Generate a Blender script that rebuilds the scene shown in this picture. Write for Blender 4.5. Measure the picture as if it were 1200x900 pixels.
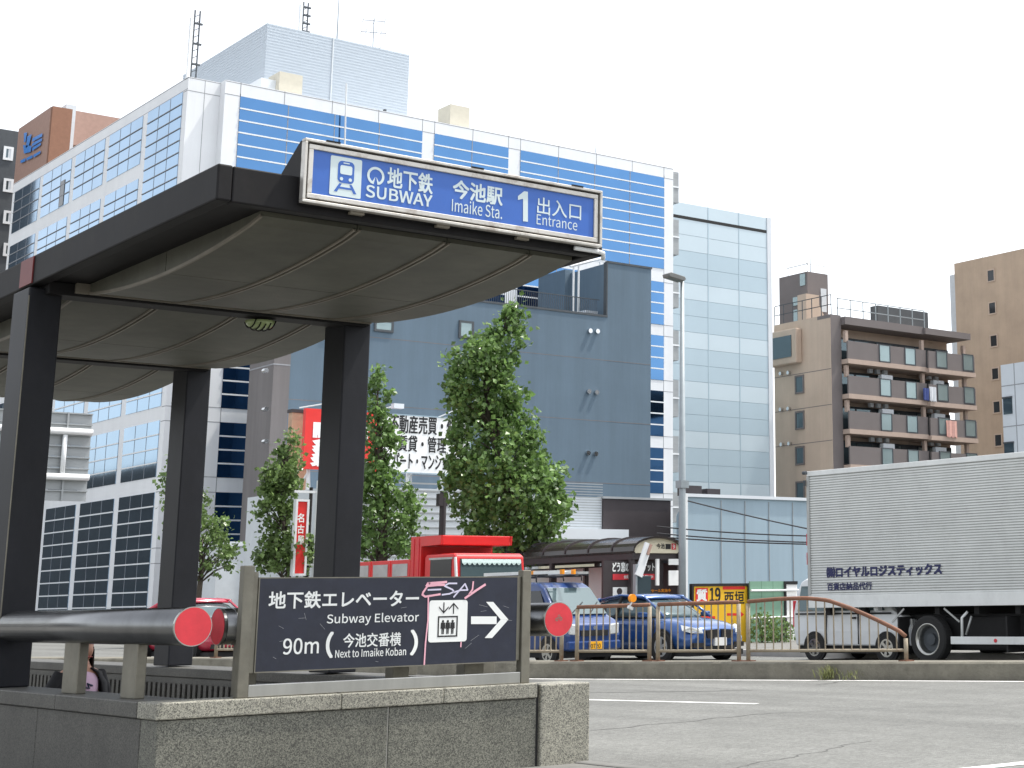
import bpy, bmesh, math, random
import numpy as np
from mathutils import Vector, Matrix
rad = math.radians
for o in list(bpy.data.objects): bpy.data.objects.remove(o)
SC = bpy.context.scene
COL = SC.collection

# ------------------------------------------------------------------ camera
EYE = 1.25
FPX, PX, PY = 1930.33, 948.855, 263.448           # focal length and principal point in 1200x900 px
CM = np.array([[0.745, -0.136, -0.653], [-0.667, -0.177, -0.724], [-0.017, 0.975, -0.222]])
_q = np.array([(3150 - PX) / FPX, -(665 - PY) / FPX, -1.0]); _q /= np.linalg.norm(_q)
_r = np.array([(-830 - PX) / FPX, -(735 - PY) / FPX, -1.0]); _r /= np.linalg.norm(_r)
_r = _r - _q * (_q @ _r); _r /= np.linalg.norm(_r)
CM = np.stack([_q, _r, np.cross(_q, _r)])
CAMP = np.array([0, 0, EYE])
cd = bpy.data.cameras.new('camera'); cam = bpy.data.objects.new('camera', cd); COL.objects.link(cam)
cd.sensor_width = 36; cd.sensor_fit = 'HORIZONTAL'; cd.lens = FPX * 36 / 1200
cd.shift_x = (600 - PX) / 1200; cd.shift_y = -(450 - PY) / 1200
cd.clip_start = 0.1; cd.clip_end = 3000
m4 = Matrix.Identity(4)
for i in range(3):
    for j in range(3): m4[i][j] = CM[i][j]
m4.translation = Vector((0, 0, EYE)); cam.matrix_world = m4
SC.camera = cam

# survey helpers: sight lines from the photograph turned into real positions
def ray(u, v): return CM @ np.array([(u - PX) / FPX, -(v - PY) / FPX, -1.0])
def dep(u, v, d): return CAMP + ray(u, v) * d
def atz(u, v, z): r = ray(u, v); return CAMP + r * ((z - EYE) / r[2])
def atx(u, v, x): r = ray(u, v); return CAMP + r * (x / r[0])
def aty(u, v, y): r = ray(u, v); return CAMP + r * (y / r[1])
def ground(u, d):                                  # ground point on sight line column u at depth d
    r0 = ray(u, 0); r1 = ray(u, 900); t = (-EYE / d - r0[2]) / (r1[2] - r0[2]); p = dep(u, 900 * t, d); p[2] = 0; return p

# ------------------------------------------------------------------ world, sun, exposure
SUN_EL, SUN_AZ = 64.0, 107.0
w = bpy.data.worlds.new('World'); SC.world = w; w.use_nodes = True
nt = w.node_tree; nt.nodes.clear()
sky = nt.nodes.new('ShaderNodeTexSky'); sky.sky_type = 'NISHITA'; sky.sun_disc = False
sky.sun_elevation = rad(SUN_EL); sky.sun_rotation = rad(SUN_AZ)
sky.air_density = 1.0; sky.dust_density = 2.0; sky.ozone_density = 1.0; sky.altitude = 0
hs = nt.nodes.new('ShaderNodeHueSaturation'); hs.inputs['Saturation'].default_value = 0.22; hs.inputs['Value'].default_value = 1.0
bg = nt.nodes.new('ShaderNodeBackground'); bg.inputs['Strength'].default_value = 0.15
wo = nt.nodes.new('ShaderNodeOutputWorld')
nt.links.new(sky.outputs[0], hs.inputs['Color']); nt.links.new(hs.outputs[0], bg.inputs['Color']); nt.links.new(bg.outputs[0], wo.inputs[0])
sd = bpy.data.lights.new('sun', 'SUN'); sd.energy = 2.1; sd.angle = rad(1.5); sd.color = (1.0, 0.95, 0.87)
sun = bpy.data.objects.new('sun', sd); COL.objects.link(sun)
S = Vector((math.cos(rad(SUN_EL)) * math.sin(rad(SUN_AZ)), math.cos(rad(SUN_EL)) * math.cos(rad(SUN_AZ)), math.sin(rad(SUN_EL))))
sun.rotation_euler = S.to_track_quat('Z', 'Y').to_euler(); sun.location = (0, 0, 60)
vs = SC.view_settings; vs.view_transform = 'Standard'; vs.look = 'None'; vs.gamma = 1; vs.exposure = 1.2; vs.use_curve_mapping = False
SC.render.engine = 'CYCLES'
SC.cycles.use_denoising = True
SC.cycles.max_bounces = 6

# ------------------------------------------------------------------ materials
def mat(name, col, rough=0.6, metal=0.0, var=0.12, scale=3.0, bump=0.0, bscale=40.0, col2=None, spec=None, dirt=0.0, dirtcol=(0.05, 0.045, 0.04), stretch=None, trans=0.0, coat=0.0):
    m = bpy.data.materials.new(name); m.use_nodes = True
    n = m.node_tree; b = n.nodes['Principled BSDF']; L = n.links
    b.inputs['Roughness'].default_value = rough; b.inputs['Metallic'].default_value = metal
    if spec is not None: b.inputs['Specular IOR Level'].default_value = spec
    if coat: b.inputs['Coat Weight'].default_value = coat; b.inputs['Coat Roughness'].default_value = 0.06
    tc = n.nodes.new('ShaderNodeTexCoord'); src = tc.outputs['Object']
    if stretch:
        mp = n.nodes.new('ShaderNodeMapping'); mp.inputs['Scale'].default_value = stretch; L.new(src, mp.inputs['Vector']); src = mp.outputs[0]
    nz = n.nodes.new('ShaderNodeTexNoise'); nz.inputs['Scale'].default_value = scale; nz.inputs['Detail'].default_value = 6; nz.inputs['Roughness'].default_value = 0.65
    L.new(src, nz.inputs['Vector'])
    rp = n.nodes.new('ShaderNodeValToRGB')
    c2 = col2 or col
    rp.color_ramp.elements[0].position = 0.3; rp.color_ramp.elements[1].position = 0.7
    rp.color_ramp.elements[0].color = tuple(max(0, c * (1 - var)) for c in col) + (1,)
    rp.color_ramp.elements[1].color = tuple(min(1, c * (1 + var)) for c in c2) + (1,)
    L.new(nz.outputs['Fac'], rp.inputs['Fac']); out = rp.outputs['Color']
    if dirt > 0:
        n2 = n.nodes.new('ShaderNodeTexNoise'); n2.inputs['Scale'].default_value = scale * 2.7; n2.inputs['Detail'].default_value = 8; n2.inputs['Roughness'].default_value = 0.75
        L.new(src, n2.inputs['Vector'])
        r2 = n.nodes.new('ShaderNodeValToRGB'); r2.color_ramp.elements[0].position = 0.5; r2.color_ramp.elements[1].position = 0.75
        r2.color_ramp.elements[0].color = (0, 0, 0, 1); r2.color_ramp.elements[1].color = (dirt, dirt, dirt, 1)
        L.new(n2.outputs['Fac'], r2.inputs['Fac'])
        mx = n.nodes.new('ShaderNodeMix'); mx.data_type = 'RGBA'
        L.new(r2.outputs['Color'], mx.inputs[0]); L.new(out, mx.inputs[6]); mx.inputs[7].default_value = dirtcol + (1,); out = mx.outputs[2]
    L.new(out, b.inputs['Base Color'])
    if bump > 0:
        nb = n.nodes.new('ShaderNodeTexNoise'); nb.inputs['Scale'].default_value = bscale; nb.inputs['Detail'].default_value = 4
        L.new(tc.outputs['Object'], nb.inputs['Vector'])
        bp = n.nodes.new('ShaderNodeBump'); bp.inputs['Strength'].default_value = bump; bp.inputs['Distance'].default_value = 0.02
        L.new(nb.outputs['Fac'], bp.inputs['Height']); L.new(bp.outputs[0], b.inputs['Normal'])
    return m

def granite(name, base, dark, light, scale=95.0, rough=0.55):
    m = mat(name, base, rough, var=0.18, scale=1.6); n = m.node_tree; b = n.nodes['Principled BSDF']; L = n.links
    base_out = b.inputs['Base Color'].links[0].from_socket
    tc = n.nodes.new('ShaderNodeTexCoord')
    v = n.nodes.new('ShaderNodeTexVoronoi'); v.inputs['Scale'].default_value = scale; L.new(tc.outputs['Object'], v.inputs['Vector'])
    sp = n.nodes.new('ShaderNodeSeparateColor'); L.new(v.outputs['Color'], sp.inputs[0])
    r = n.nodes.new('ShaderNodeValToRGB'); r.color_ramp.interpolation = 'CONSTANT'
    e = r.color_ramp.elements; e[0].position = 0; e[0].color = (dark,) * 3 + (1,); e[1].position = 0.27; e[1].color = (1, 1, 1, 1)
    k = e.new(0.72); k.color = (light, light, light * .97, 1)
    L.new(sp.outputs[0], r.inputs['Fac'])
    mx = n.nodes.new('ShaderNodeMix'); mx.data_type = 'RGBA'; mx.blend_type = 'MULTIPLY'; mx.inputs[0].default_value = 1
    L.new(base_out, mx.inputs[6]); L.new(r.outputs[0], mx.inputs[7]); L.new(mx.outputs[2], b.inputs['Base Color'])
    return m

def glass_mat(name, col, rough=0.04, metal=0.85, wav=0.0):
    m = mat(name, col, rough, metal, var=0.06, scale=0.35)
    if wav:
        n = m.node_tree; b = n.nodes['Principled BSDF']; tc = n.nodes.new('ShaderNodeTexCoord')
        nb = n.nodes.new('ShaderNodeTexNoise'); nb.inputs['Scale'].default_value = 0.5; n.links.new(tc.outputs['Object'], nb.inputs['Vector'])
        bp = n.nodes.new('ShaderNodeBump'); bp.inputs['Strength'].default_value = wav; bp.inputs['Distance'].default_value = 0.05
        n.links.new(nb.outputs['Fac'], bp.inputs['Height']); n.links.new(bp.outputs[0], b.inputs['Normal'])
    return m

def leaf_mat(name, c1, c2):
    m = mat(name, c1, 0.32, var=0.3, scale=1.3, col2=c2); n = m.node_tree; b = n.nodes['Principled BSDF']; L = n.links
    out = b.inputs['Base Color'].links[0].from_socket
    geo = n.nodes.new('ShaderNodeNewGeometry'); mth = n.nodes.new('ShaderNodeMapRange'); mth.inputs[3].default_value = 0.6; mth.inputs[4].default_value = 1.55
    L.new(geo.outputs['Random Per Island'], mth.inputs[0])
    mx = n.nodes.new('ShaderNodeVectorMath'); mx.operation = 'SCALE'; L.new(out, mx.inputs[0]); L.new(mth.outputs[0], mx.inputs['Scale'])
    L.new(mx.outputs[0], b.inputs['Base Color'])
    tr = n.nodes.new('ShaderNodeBsdfTranslucent'); L.new(mx.outputs[0], tr.inputs['Color'])
    ms = n.nodes.new('ShaderNodeMixShader'); ms.inputs[0].default_value = 0.42
    L.new(b.outputs[0], ms.inputs[1]); L.new(tr.outputs[0], ms.inputs[2]); L.new(ms.outputs[0], n.nodes['Material Output'].inputs['Surface'])
    return m

M = {}
M['asphalt'] = mat('asphalt', (0.143, 0.146, 0.138), 0.9, var=0.13, scale=0.35, bump=0.5, bscale=60, dirt=0.3, dirtcol=(0.085, 0.085, 0.08))
M['ground'] = mat('ground', (0.12, 0.12, 0.115), 0.95, var=0.2, scale=0.2)
M['paving'] = mat('paving', (0.15, 0.148, 0.138), 0.85, var=0.2, scale=2.5, bump=0.2)
M['concrete'] = mat('concrete', (0.165, 0.155, 0.125), 0.9, var=0.25, scale=2.0, bump=0.4, bscale=25, dirt=0.6, dirtcol=(0.07, 0.065, 0.05))
M['concrete_pale'] = mat('concrete_pale', (0.4, 0.39, 0.37), 0.85, var=0.15, scale=2.0, bump=0.2)
M['kerb_grey'] = mat('kerb_grey', (0.15, 0.15, 0.142), 0.9, var=0.15, scale=2.0, bump=0.2)
M['paint'] = mat('road_paint', (0.78, 0.78, 0.76), 0.7, var=0.1, scale=4, dirt=0.5, dirtcol=(0.3, 0.3, 0.29))
M['tar'] = mat('tar', (0.095, 0.096, 0.091), 0.8)
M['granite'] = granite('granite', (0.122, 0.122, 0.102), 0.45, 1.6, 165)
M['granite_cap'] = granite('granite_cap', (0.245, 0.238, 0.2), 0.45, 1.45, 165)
M['granite_shaded'] = granite('granite_shaded', (0.08, 0.078, 0.07), 0.6, 1.4, 150)  # granite with the side faces' shade put into its darker base colour
M['mortar'] = mat('mortar', (0.55, 0.54, 0.5), 0.9)
M['bronze'] = mat('bronze_metal', (0.0115, 0.011, 0.012), 0.62, spec=0.22, metal=0.0, var=0.25, scale=1.2, bump=0.02, bscale=5, dirt=0.35, dirtcol=(0.03, 0.027, 0.022))
M['bronze_blue'] = mat('column_cladding', (0.0145, 0.0155, 0.02), 0.5, spec=0.28, var=0.2, scale=1.5, dirt=0.3, dirtcol=(0.026, 0.026, 0.027))
M['soffit'] = mat('soffit_panel', (0.088, 0.088, 0.066), 0.55, var=0.22, scale=0.9, dirt=0.35, dirtcol=(0.055, 0.05, 0.035))
M['seam'] = mat('seam_strip', (0.2, 0.18, 0.145), 0.5, var=0.2)
M['steel'] = mat('brushed_steel', (0.42, 0.42, 0.4), 0.28, metal=1.0, var=0.15, scale=3, stretch=(1, 1, 0.15))
M['steel_worn_shaded'] = mat('worn_shaded_steel', (0.2, 0.19, 0.155), 0.45, metal=0.55, var=0.2, scale=4, dirt=0.4, dirtcol=(0.12, 0.1, 0.075))  # worn steel, base colour lowered to carry the shade on the posts
M['steel_dark'] = mat('dark_steel', (0.2, 0.205, 0.21), 0.27, metal=1.0, var=0.2, scale=2, dirt=0.3, dirtcol=(0.09, 0.085, 0.08))
M['sign_frame'] = mat('sign_frame', (0.55, 0.53, 0.49), 0.4, metal=0.5, var=0.15, scale=2.5, dirt=0.75, dirtcol=(0.17, 0.11, 0.07))
M['sign_blue'] = mat('sign_blue', (0.035, 0.13, 0.48), 0.4, var=0.06, scale=2)
M['white_letter'] = mat('white_letter', (0.82, 0.84, 0.82), 0.5, var=0.03)
M['pale_letter'] = mat('pale_letter', (0.62, 0.72, 0.74), 0.5, var=0.03)
M['navy_board'] = mat('navy_board', (0.0145, 0.018, 0.034), 0.42, var=0.25, scale=5, dirt=0.2, dirtcol=(0.05, 0.055, 0.07))
M['black'] = mat('black', (0.012, 0.012, 0.013), 0.5)
M['dark_gap'] = mat('dark_gap', (0.02, 0.02, 0.02), 0.8)
M['red_cap'] = mat('red_cap', (0.62, 0.035, 0.05), 0.55, var=0.12, scale=8, dirt=0.15, dirtcol=(0.35, 0.03, 0.035))
M['graffiti_pink'] = mat('graffiti_pink', (0.8, 0.42, 0.5), 0.5, var=0.1)
M['graffiti_lilac'] = mat('graffiti_lilac', (0.62, 0.6, 0.75), 0.5, var=0.1)
M['red_mark'] = mat('red_mark', (0.14, 0.012, 0.012), 0.5)
M['white_panel'] = mat('white_panel', (0.81, 0.83, 0.85), 0.45, var=0.04, scale=0.2, dirt=0.1, dirtcol=(0.55, 0.56, 0.57))
M['white_rib'] = mat('white_ribbed', (0.48, 0.54, 0.6), 0.5, var=0.03)
M['joint'] = mat('joint', (0.3, 0.31, 0.33), 0.7)
M['glass_blue'] = glass_mat('glass_blue', (0.088, 0.195, 0.37), 0.05, 1.0, 0.03)
M['glass_sky'] = glass_mat('glass_sky', (0.27, 0.4, 0.54), 0.05, 1.0, 0.03)
M['glass_dark'] = glass_mat('glass_dark', (0.03, 0.035, 0.04), 0.06, 0.2)
M['glass_window'] = glass_mat('glass_window', (0.1, 0.14, 0.16), 0.05, 0.5)
M['glass_pale'] = glass_mat('glass_pale', (0.27, 0.35, 0.36), 0.15, 0.4)
M['glass_tower'] = mat('tower_glass', (0.4, 0.5, 0.56), 0.25, 0.2, var=0.05, scale=0.1)
M['glass_tower_b'] = mat('tower_glass_pale', (0.5, 0.59, 0.64), 0.25, 0.2, var=0.05, scale=0.1)
M['transom'] = mat('transom', (0.8, 0.83, 0.85), 0.4, var=0.02)
M['beige'] = mat('beige_panel', (0.55, 0.52, 0.43), 0.6, var=0.06)
M['wall_grey'] = mat('slate_blue_wall', (0.11, 0.162, 0.212), 0.8, var=0.07, scale=0.25, bump=0.1, bscale=8)
M['wall_brown'] = mat('brown_grey_wall', (0.17, 0.16, 0.16), 0.8, var=0.12, scale=0.5, stretch=(1, 1, 0.3))
M['wall_taupe'] = mat('taupe_wall', (0.175, 0.155, 0.152), 0.8, var=0.07, scale=0.5)
M['wall_tan'] = mat('tan_wall', (0.52, 0.41, 0.325), 0.8, var=0.08, scale=0.3, bump=0.15, bscale=4)
M['slab_pink'] = mat('slab_edge', (0.46, 0.36, 0.3), 0.8, var=0.06)
M['wall_orange'] = mat('orange_brown_tile', (0.47, 0.36, 0.265), 0.75, var=0.1, scale=0.4, bump=0.1, bscale=6)
M['wall_rose'] = mat('rose_brown_wall', (0.4, 0.255, 0.205), 0.75, var=0.08)
M['wall_rust'] = mat('rust_wall', (0.27, 0.135, 0.085), 0.8, var=0.08)
M['wall_char'] = mat('charcoal_wall', (0.065, 0.075, 0.085), 0.7, var=0.1)
M['wall_reflect_dark'] = mat('reflect_dark_wall', (0.016, 0.017, 0.018), 0.8, var=0.1)  # near-black so the unseen blocks reflect dark in the office glass
M['wall_white'] = mat('white_wall', (0.66, 0.7, 0.74), 0.7, var=0.05, scale=0.4)
M['siding'] = mat('white_siding', (0.6, 0.64, 0.67), 0.6, var=0.05)
M['warehouse'] = mat('grey_cladding', (0.31, 0.41, 0.48), 0.6, var=0.06, scale=0.4, stretch=(1, 1, 0.3))
M['dark_brown'] = mat('dark_brown_cladding', (0.04, 0.032, 0.035), 0.6, var=0.08)
M['sign_red'] = mat('sign_red', (0.72, 0.03, 0.025), 0.5, var=0.05)
M['sign_white'] = mat('sign_white', (0.85, 0.86, 0.85), 0.5, var=0.03)
M['sign_yellow'] = mat('sign_yellow', (0.82, 0.48, 0.02), 0.5, var=0.05)
M['wood_pale'] = mat('pale_wood', (0.5, 0.33, 0.22), 0.7, var=0.15)
M['rail_rust'] = mat('rail_rust', (0.19, 0.085, 0.05), 0.75, var=0.3, scale=4, dirt=0.4, dirtcol=(0.26, 0.2, 0.14))
M['rail_tan'] = mat('rail_tan', (0.31, 0.265, 0.195), 0.65, var=0.2, scale=3, dirt=0.75, dirtcol=(0.17, 0.09, 0.05))
M['orange'] = mat('orange_reflector', (0.85, 0.3, 0.01), 0.35)
M['alu'] = mat('aluminium', (0.74, 0.76, 0.75), 0.5, metal=0.1, var=0.08, scale=0.8, dirt=0.25, dirtcol=(0.35, 0.35, 0.34))
M['alu_dull'] = mat('dull_aluminium', (0.42, 0.43, 0.42), 0.5, metal=0.45, var=0.15, scale=1.5, dirt=0.4, dirtcol=(0.2, 0.2, 0.19))
M['tyre'] = mat('tyre', (0.018, 0.018, 0.018), 0.85, var=0.2)
M['underbody'] = mat('underbody', (0.014, 0.014, 0.015), 0.8)
M['navy_letter'] = mat('navy_letter', (0.012, 0.016, 0.085), 0.5)
M['car_blue'] = mat('car_blue', (0.028, 0.09, 0.27), 0.22, metal=0.35, var=0.05, scale=2, coat=0.7)
M['van_blue'] = mat('van_blue', (0.012, 0.045, 0.17), 0.3, metal=0.1, var=0.08, scale=2, coat=0.5)
M['van_white'] = mat('van_white', (0.72, 0.74, 0.75), 0.3, var=0.04, coat=0.4)
M['car_red'] = mat('car_red', (0.42, 0.02, 0.05), 0.25, var=0.05, coat=0.6)
M['truck_red'] = mat('truck_red', (0.6, 0.018, 0.018), 0.4, var=0.12, scale=1.5, coat=0.2, dirt=0.2, dirtcol=(0.35, 0.02, 0.02))
M['car_glass'] = glass_mat('car_glass', (0.09, 0.13, 0.14), 0.04, 0.3)
M['car_glass_dark'] = glass_mat('car_glass_dark', (0.02, 0.022, 0.025), 0.05, 0.1)
M['chrome'] = mat('chrome', (0.62, 0.63, 0.64), 0.15, metal=1.0, var=0.04)
M['lamp_clear'] = mat('lamp_clear', (0.72, 0.74, 0.74), 0.12, metal=0.4, var=0.1, scale=20)
M['plate_white'] = mat('plate_white', (0.8, 0.8, 0.78), 0.5)
M['plate_yellow'] = mat('plate_yellow', (0.86, 0.42, 0.01), 0.5)
M['lace'] = mat('lace', (0.5, 0.62, 0.6), 0.8, var=0.15, scale=30)
M['plastic_dark'] = mat('smoked_panel', (0.035, 0.03, 0.028), 0.22, var=0.15, scale=1)
M['cream'] = mat('cream', (0.72, 0.66, 0.5), 0.6, var=0.04)
M['pole_grey'] = mat('galvanised_pole', (0.3, 0.34, 0.36), 0.5, metal=0.3, var=0.1)
M['pole_dark'] = mat('lamp_housing', (0.16, 0.165, 0.16), 0.5, var=0.1)
M['pole_white'] = mat('white_pole', (0.75, 0.77, 0.78), 0.45, var=0.05)
M['green_sheet'] = mat('green_hoarding', (0.2, 0.36, 0.26), 0.6, var=0.12, scale=0.7, stretch=(2, 2, .4))
M['bark'] = mat('bark', (0.09, 0.075, 0.06), 0.95, var=0.3, scale=6, bump=0.6)
M['leaf'] = leaf_mat('leaf', (0.095, 0.18, 0.05), (0.155, 0.25, 0.078))
M['leaf_b'] = leaf_mat('leaf_b', (0.1, 0.17, 0.05), (0.16, 0.235, 0.08))
M['grass'] = leaf_mat('grass', (0.12, 0.15, 0.05), (0.2, 0.2, 0.09))
M['lamp_green_reflection'] = mat('lamp_glass_green_reflection', (0.42, 0.52, 0.25), 0.15, var=0.1, scale=6)  # the greenish reflection in the dome is put into this colour
M['skin'] = mat('skin', (0.48, 0.25, 0.17), 0.5, var=0.06)
M['hair'] = mat('hair', (0.012, 0.01, 0.009), 0.4, var=0.2, scale=30)
M['jacket'] = mat('jacket', (0.012, 0.012, 0.014), 0.8, var=0.2, scale=20)
M['pinktop'] = mat('pink_top', (0.6, 0.42, 0.55), 0.8, var=0.05)
M['jeans'] = mat('jeans', (0.05, 0.06, 0.1), 0.9, var=0.2)
M['lip'] = mat('lip', (0.42, 0.1, 0.09), 0.4)
M['rubber_cable'] = mat('cable', (0.03, 0.03, 0.035), 0.7)
M['panel_back'] = mat('panel_back', (0.34, 0.36, 0.37), 0.55, metal=0.2, var=0.12, scale=1.5, stretch=(.3, 1, 2), dirt=0.3, dirtcol=(0.2, 0.21, 0.21))
M['cloth_white'] = mat('cloth_white', (0.75, 0.77, 0.8), 0.9)
M['cloth_pink'] = mat('cloth_pink', (0.72, 0.42, 0.36), 0.9)
M['cloth_blue'] = mat('cloth_blue', (0.08, 0.11, 0.3), 0.9)
M['logo_blue'] = mat('logo_blue', (0.05, 0.25, 0.7), 0.4)

def speck(m, scale, lo, hi):
    n = m.node_tree; b = n.nodes['Principled BSDF']; L = n.links; out = b.inputs['Base Color'].links[0].from_socket
    tc = n.nodes.new('ShaderNodeTexCoord'); v = n.nodes.new('ShaderNodeTexVoronoi'); v.inputs['Scale'].default_value = scale; L.new(tc.outputs['Object'], v.inputs['Vector'])
    sp = n.nodes.new('ShaderNodeSeparateColor'); L.new(v.outputs['Color'], sp.inputs[0])
    mr = n.nodes.new('ShaderNodeMapRange'); mr.inputs[3].default_value = lo; mr.inputs[4].default_value = hi; L.new(sp.outputs[0], mr.inputs[0])
    mx = n.nodes.new('ShaderNodeVectorMath'); mx.operation = 'SCALE'; L.new(out, mx.inputs[0]); L.new(mr.outputs[0], mx.inputs['Scale']); L.new(mx.outputs[0], b.inputs['Base Color'])
def streak(m, amount, sx=1.2, sz=0.07):
    n = m.node_tree; b = n.nodes['Principled BSDF']; L = n.links; out = b.inputs['Base Color'].links[0].from_socket
    tc = n.nodes.new('ShaderNodeTexCoord'); mp = n.nodes.new('ShaderNodeMapping'); mp.inputs['Scale'].default_value = (sx, sx, sz); L.new(tc.outputs['Object'], mp.inputs['Vector'])
    nz = n.nodes.new('ShaderNodeTexNoise'); nz.inputs['Scale'].default_value = 1.0; nz.inputs['Detail'].default_value = 7; nz.inputs['Roughness'].default_value = .7; L.new(mp.outputs[0], nz.inputs['Vector'])
    mr = n.nodes.new('ShaderNodeMapRange'); mr.inputs[1].default_value = .3; mr.inputs[2].default_value = .7; mr.inputs[3].default_value = 1 - amount; mr.inputs[4].default_value = 1 + amount; L.new(nz.outputs['Fac'], mr.inputs[0])
    mx = n.nodes.new('ShaderNodeVectorMath'); mx.operation = 'SCALE'; L.new(out, mx.inputs[0]); L.new(mr.outputs[0], mx.inputs['Scale']); L.new(mx.outputs[0], b.inputs['Base Color'])
speck(M['asphalt'], 38, .8, 1.2); speck(M['asphalt'], 9, .93, 1.07)
def tracks(m, amount):
    n = m.node_tree; b = n.nodes['Principled BSDF']; L = n.links; out = b.inputs['Base Color'].links[0].from_socket
    tc = n.nodes.new('ShaderNodeTexCoord'); mp = n.nodes.new('ShaderNodeMapping'); mp.inputs['Rotation'].default_value = (0, 0, rad(-13)); mp.inputs['Scale'].default_value = (.75, .035, 1); L.new(tc.outputs['Object'], mp.inputs['Vector'])
    nz = n.nodes.new('ShaderNodeTexNoise'); nz.inputs['Scale'].default_value = 1.3; nz.inputs['Detail'].default_value = 5; L.new(mp.outputs[0], nz.inputs['Vector'])
    mr = n.nodes.new('ShaderNodeMapRange'); mr.inputs[1].default_value = .35; mr.inputs[2].default_value = .65; mr.inputs[3].default_value = 1 - amount; mr.inputs[4].default_value = 1 + amount; L.new(nz.outputs['Fac'], mr.inputs[0])
    mx = n.nodes.new('ShaderNodeVectorMath'); mx.operation = 'SCALE'; L.new(out, mx.inputs[0]); L.new(mr.outputs[0], mx.inputs['Scale']); L.new(mx.outputs[0], b.inputs['Base Color'])
tracks(M['asphalt'], .13)
streak(M['alu'], .07, 1.0, .3)
for k_, a_ in (('wall_grey', .09), ('wall_brown', .14), ('warehouse', .06), ('wall_tan', .07), ('wall_orange', .07), ('white_panel', .035), ('concrete', .15), ('wall_char', .1)): streak(M[k_], a_)
for k_ in ('granite', 'granite_cap', 'granite_shaded'): streak(M[k_], .16, 2.2, .6)
for k_ in ('bronze', 'bronze_blue', 'soffit'): streak(M[k_], .22, 3.0, 1.2)

# ------------------------------------------------------------------ mesh builder
def wloc(o):
    p = Vector((0, 0, 0))
    while o is not None: p += o.location; o = o.parent
    return p

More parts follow.
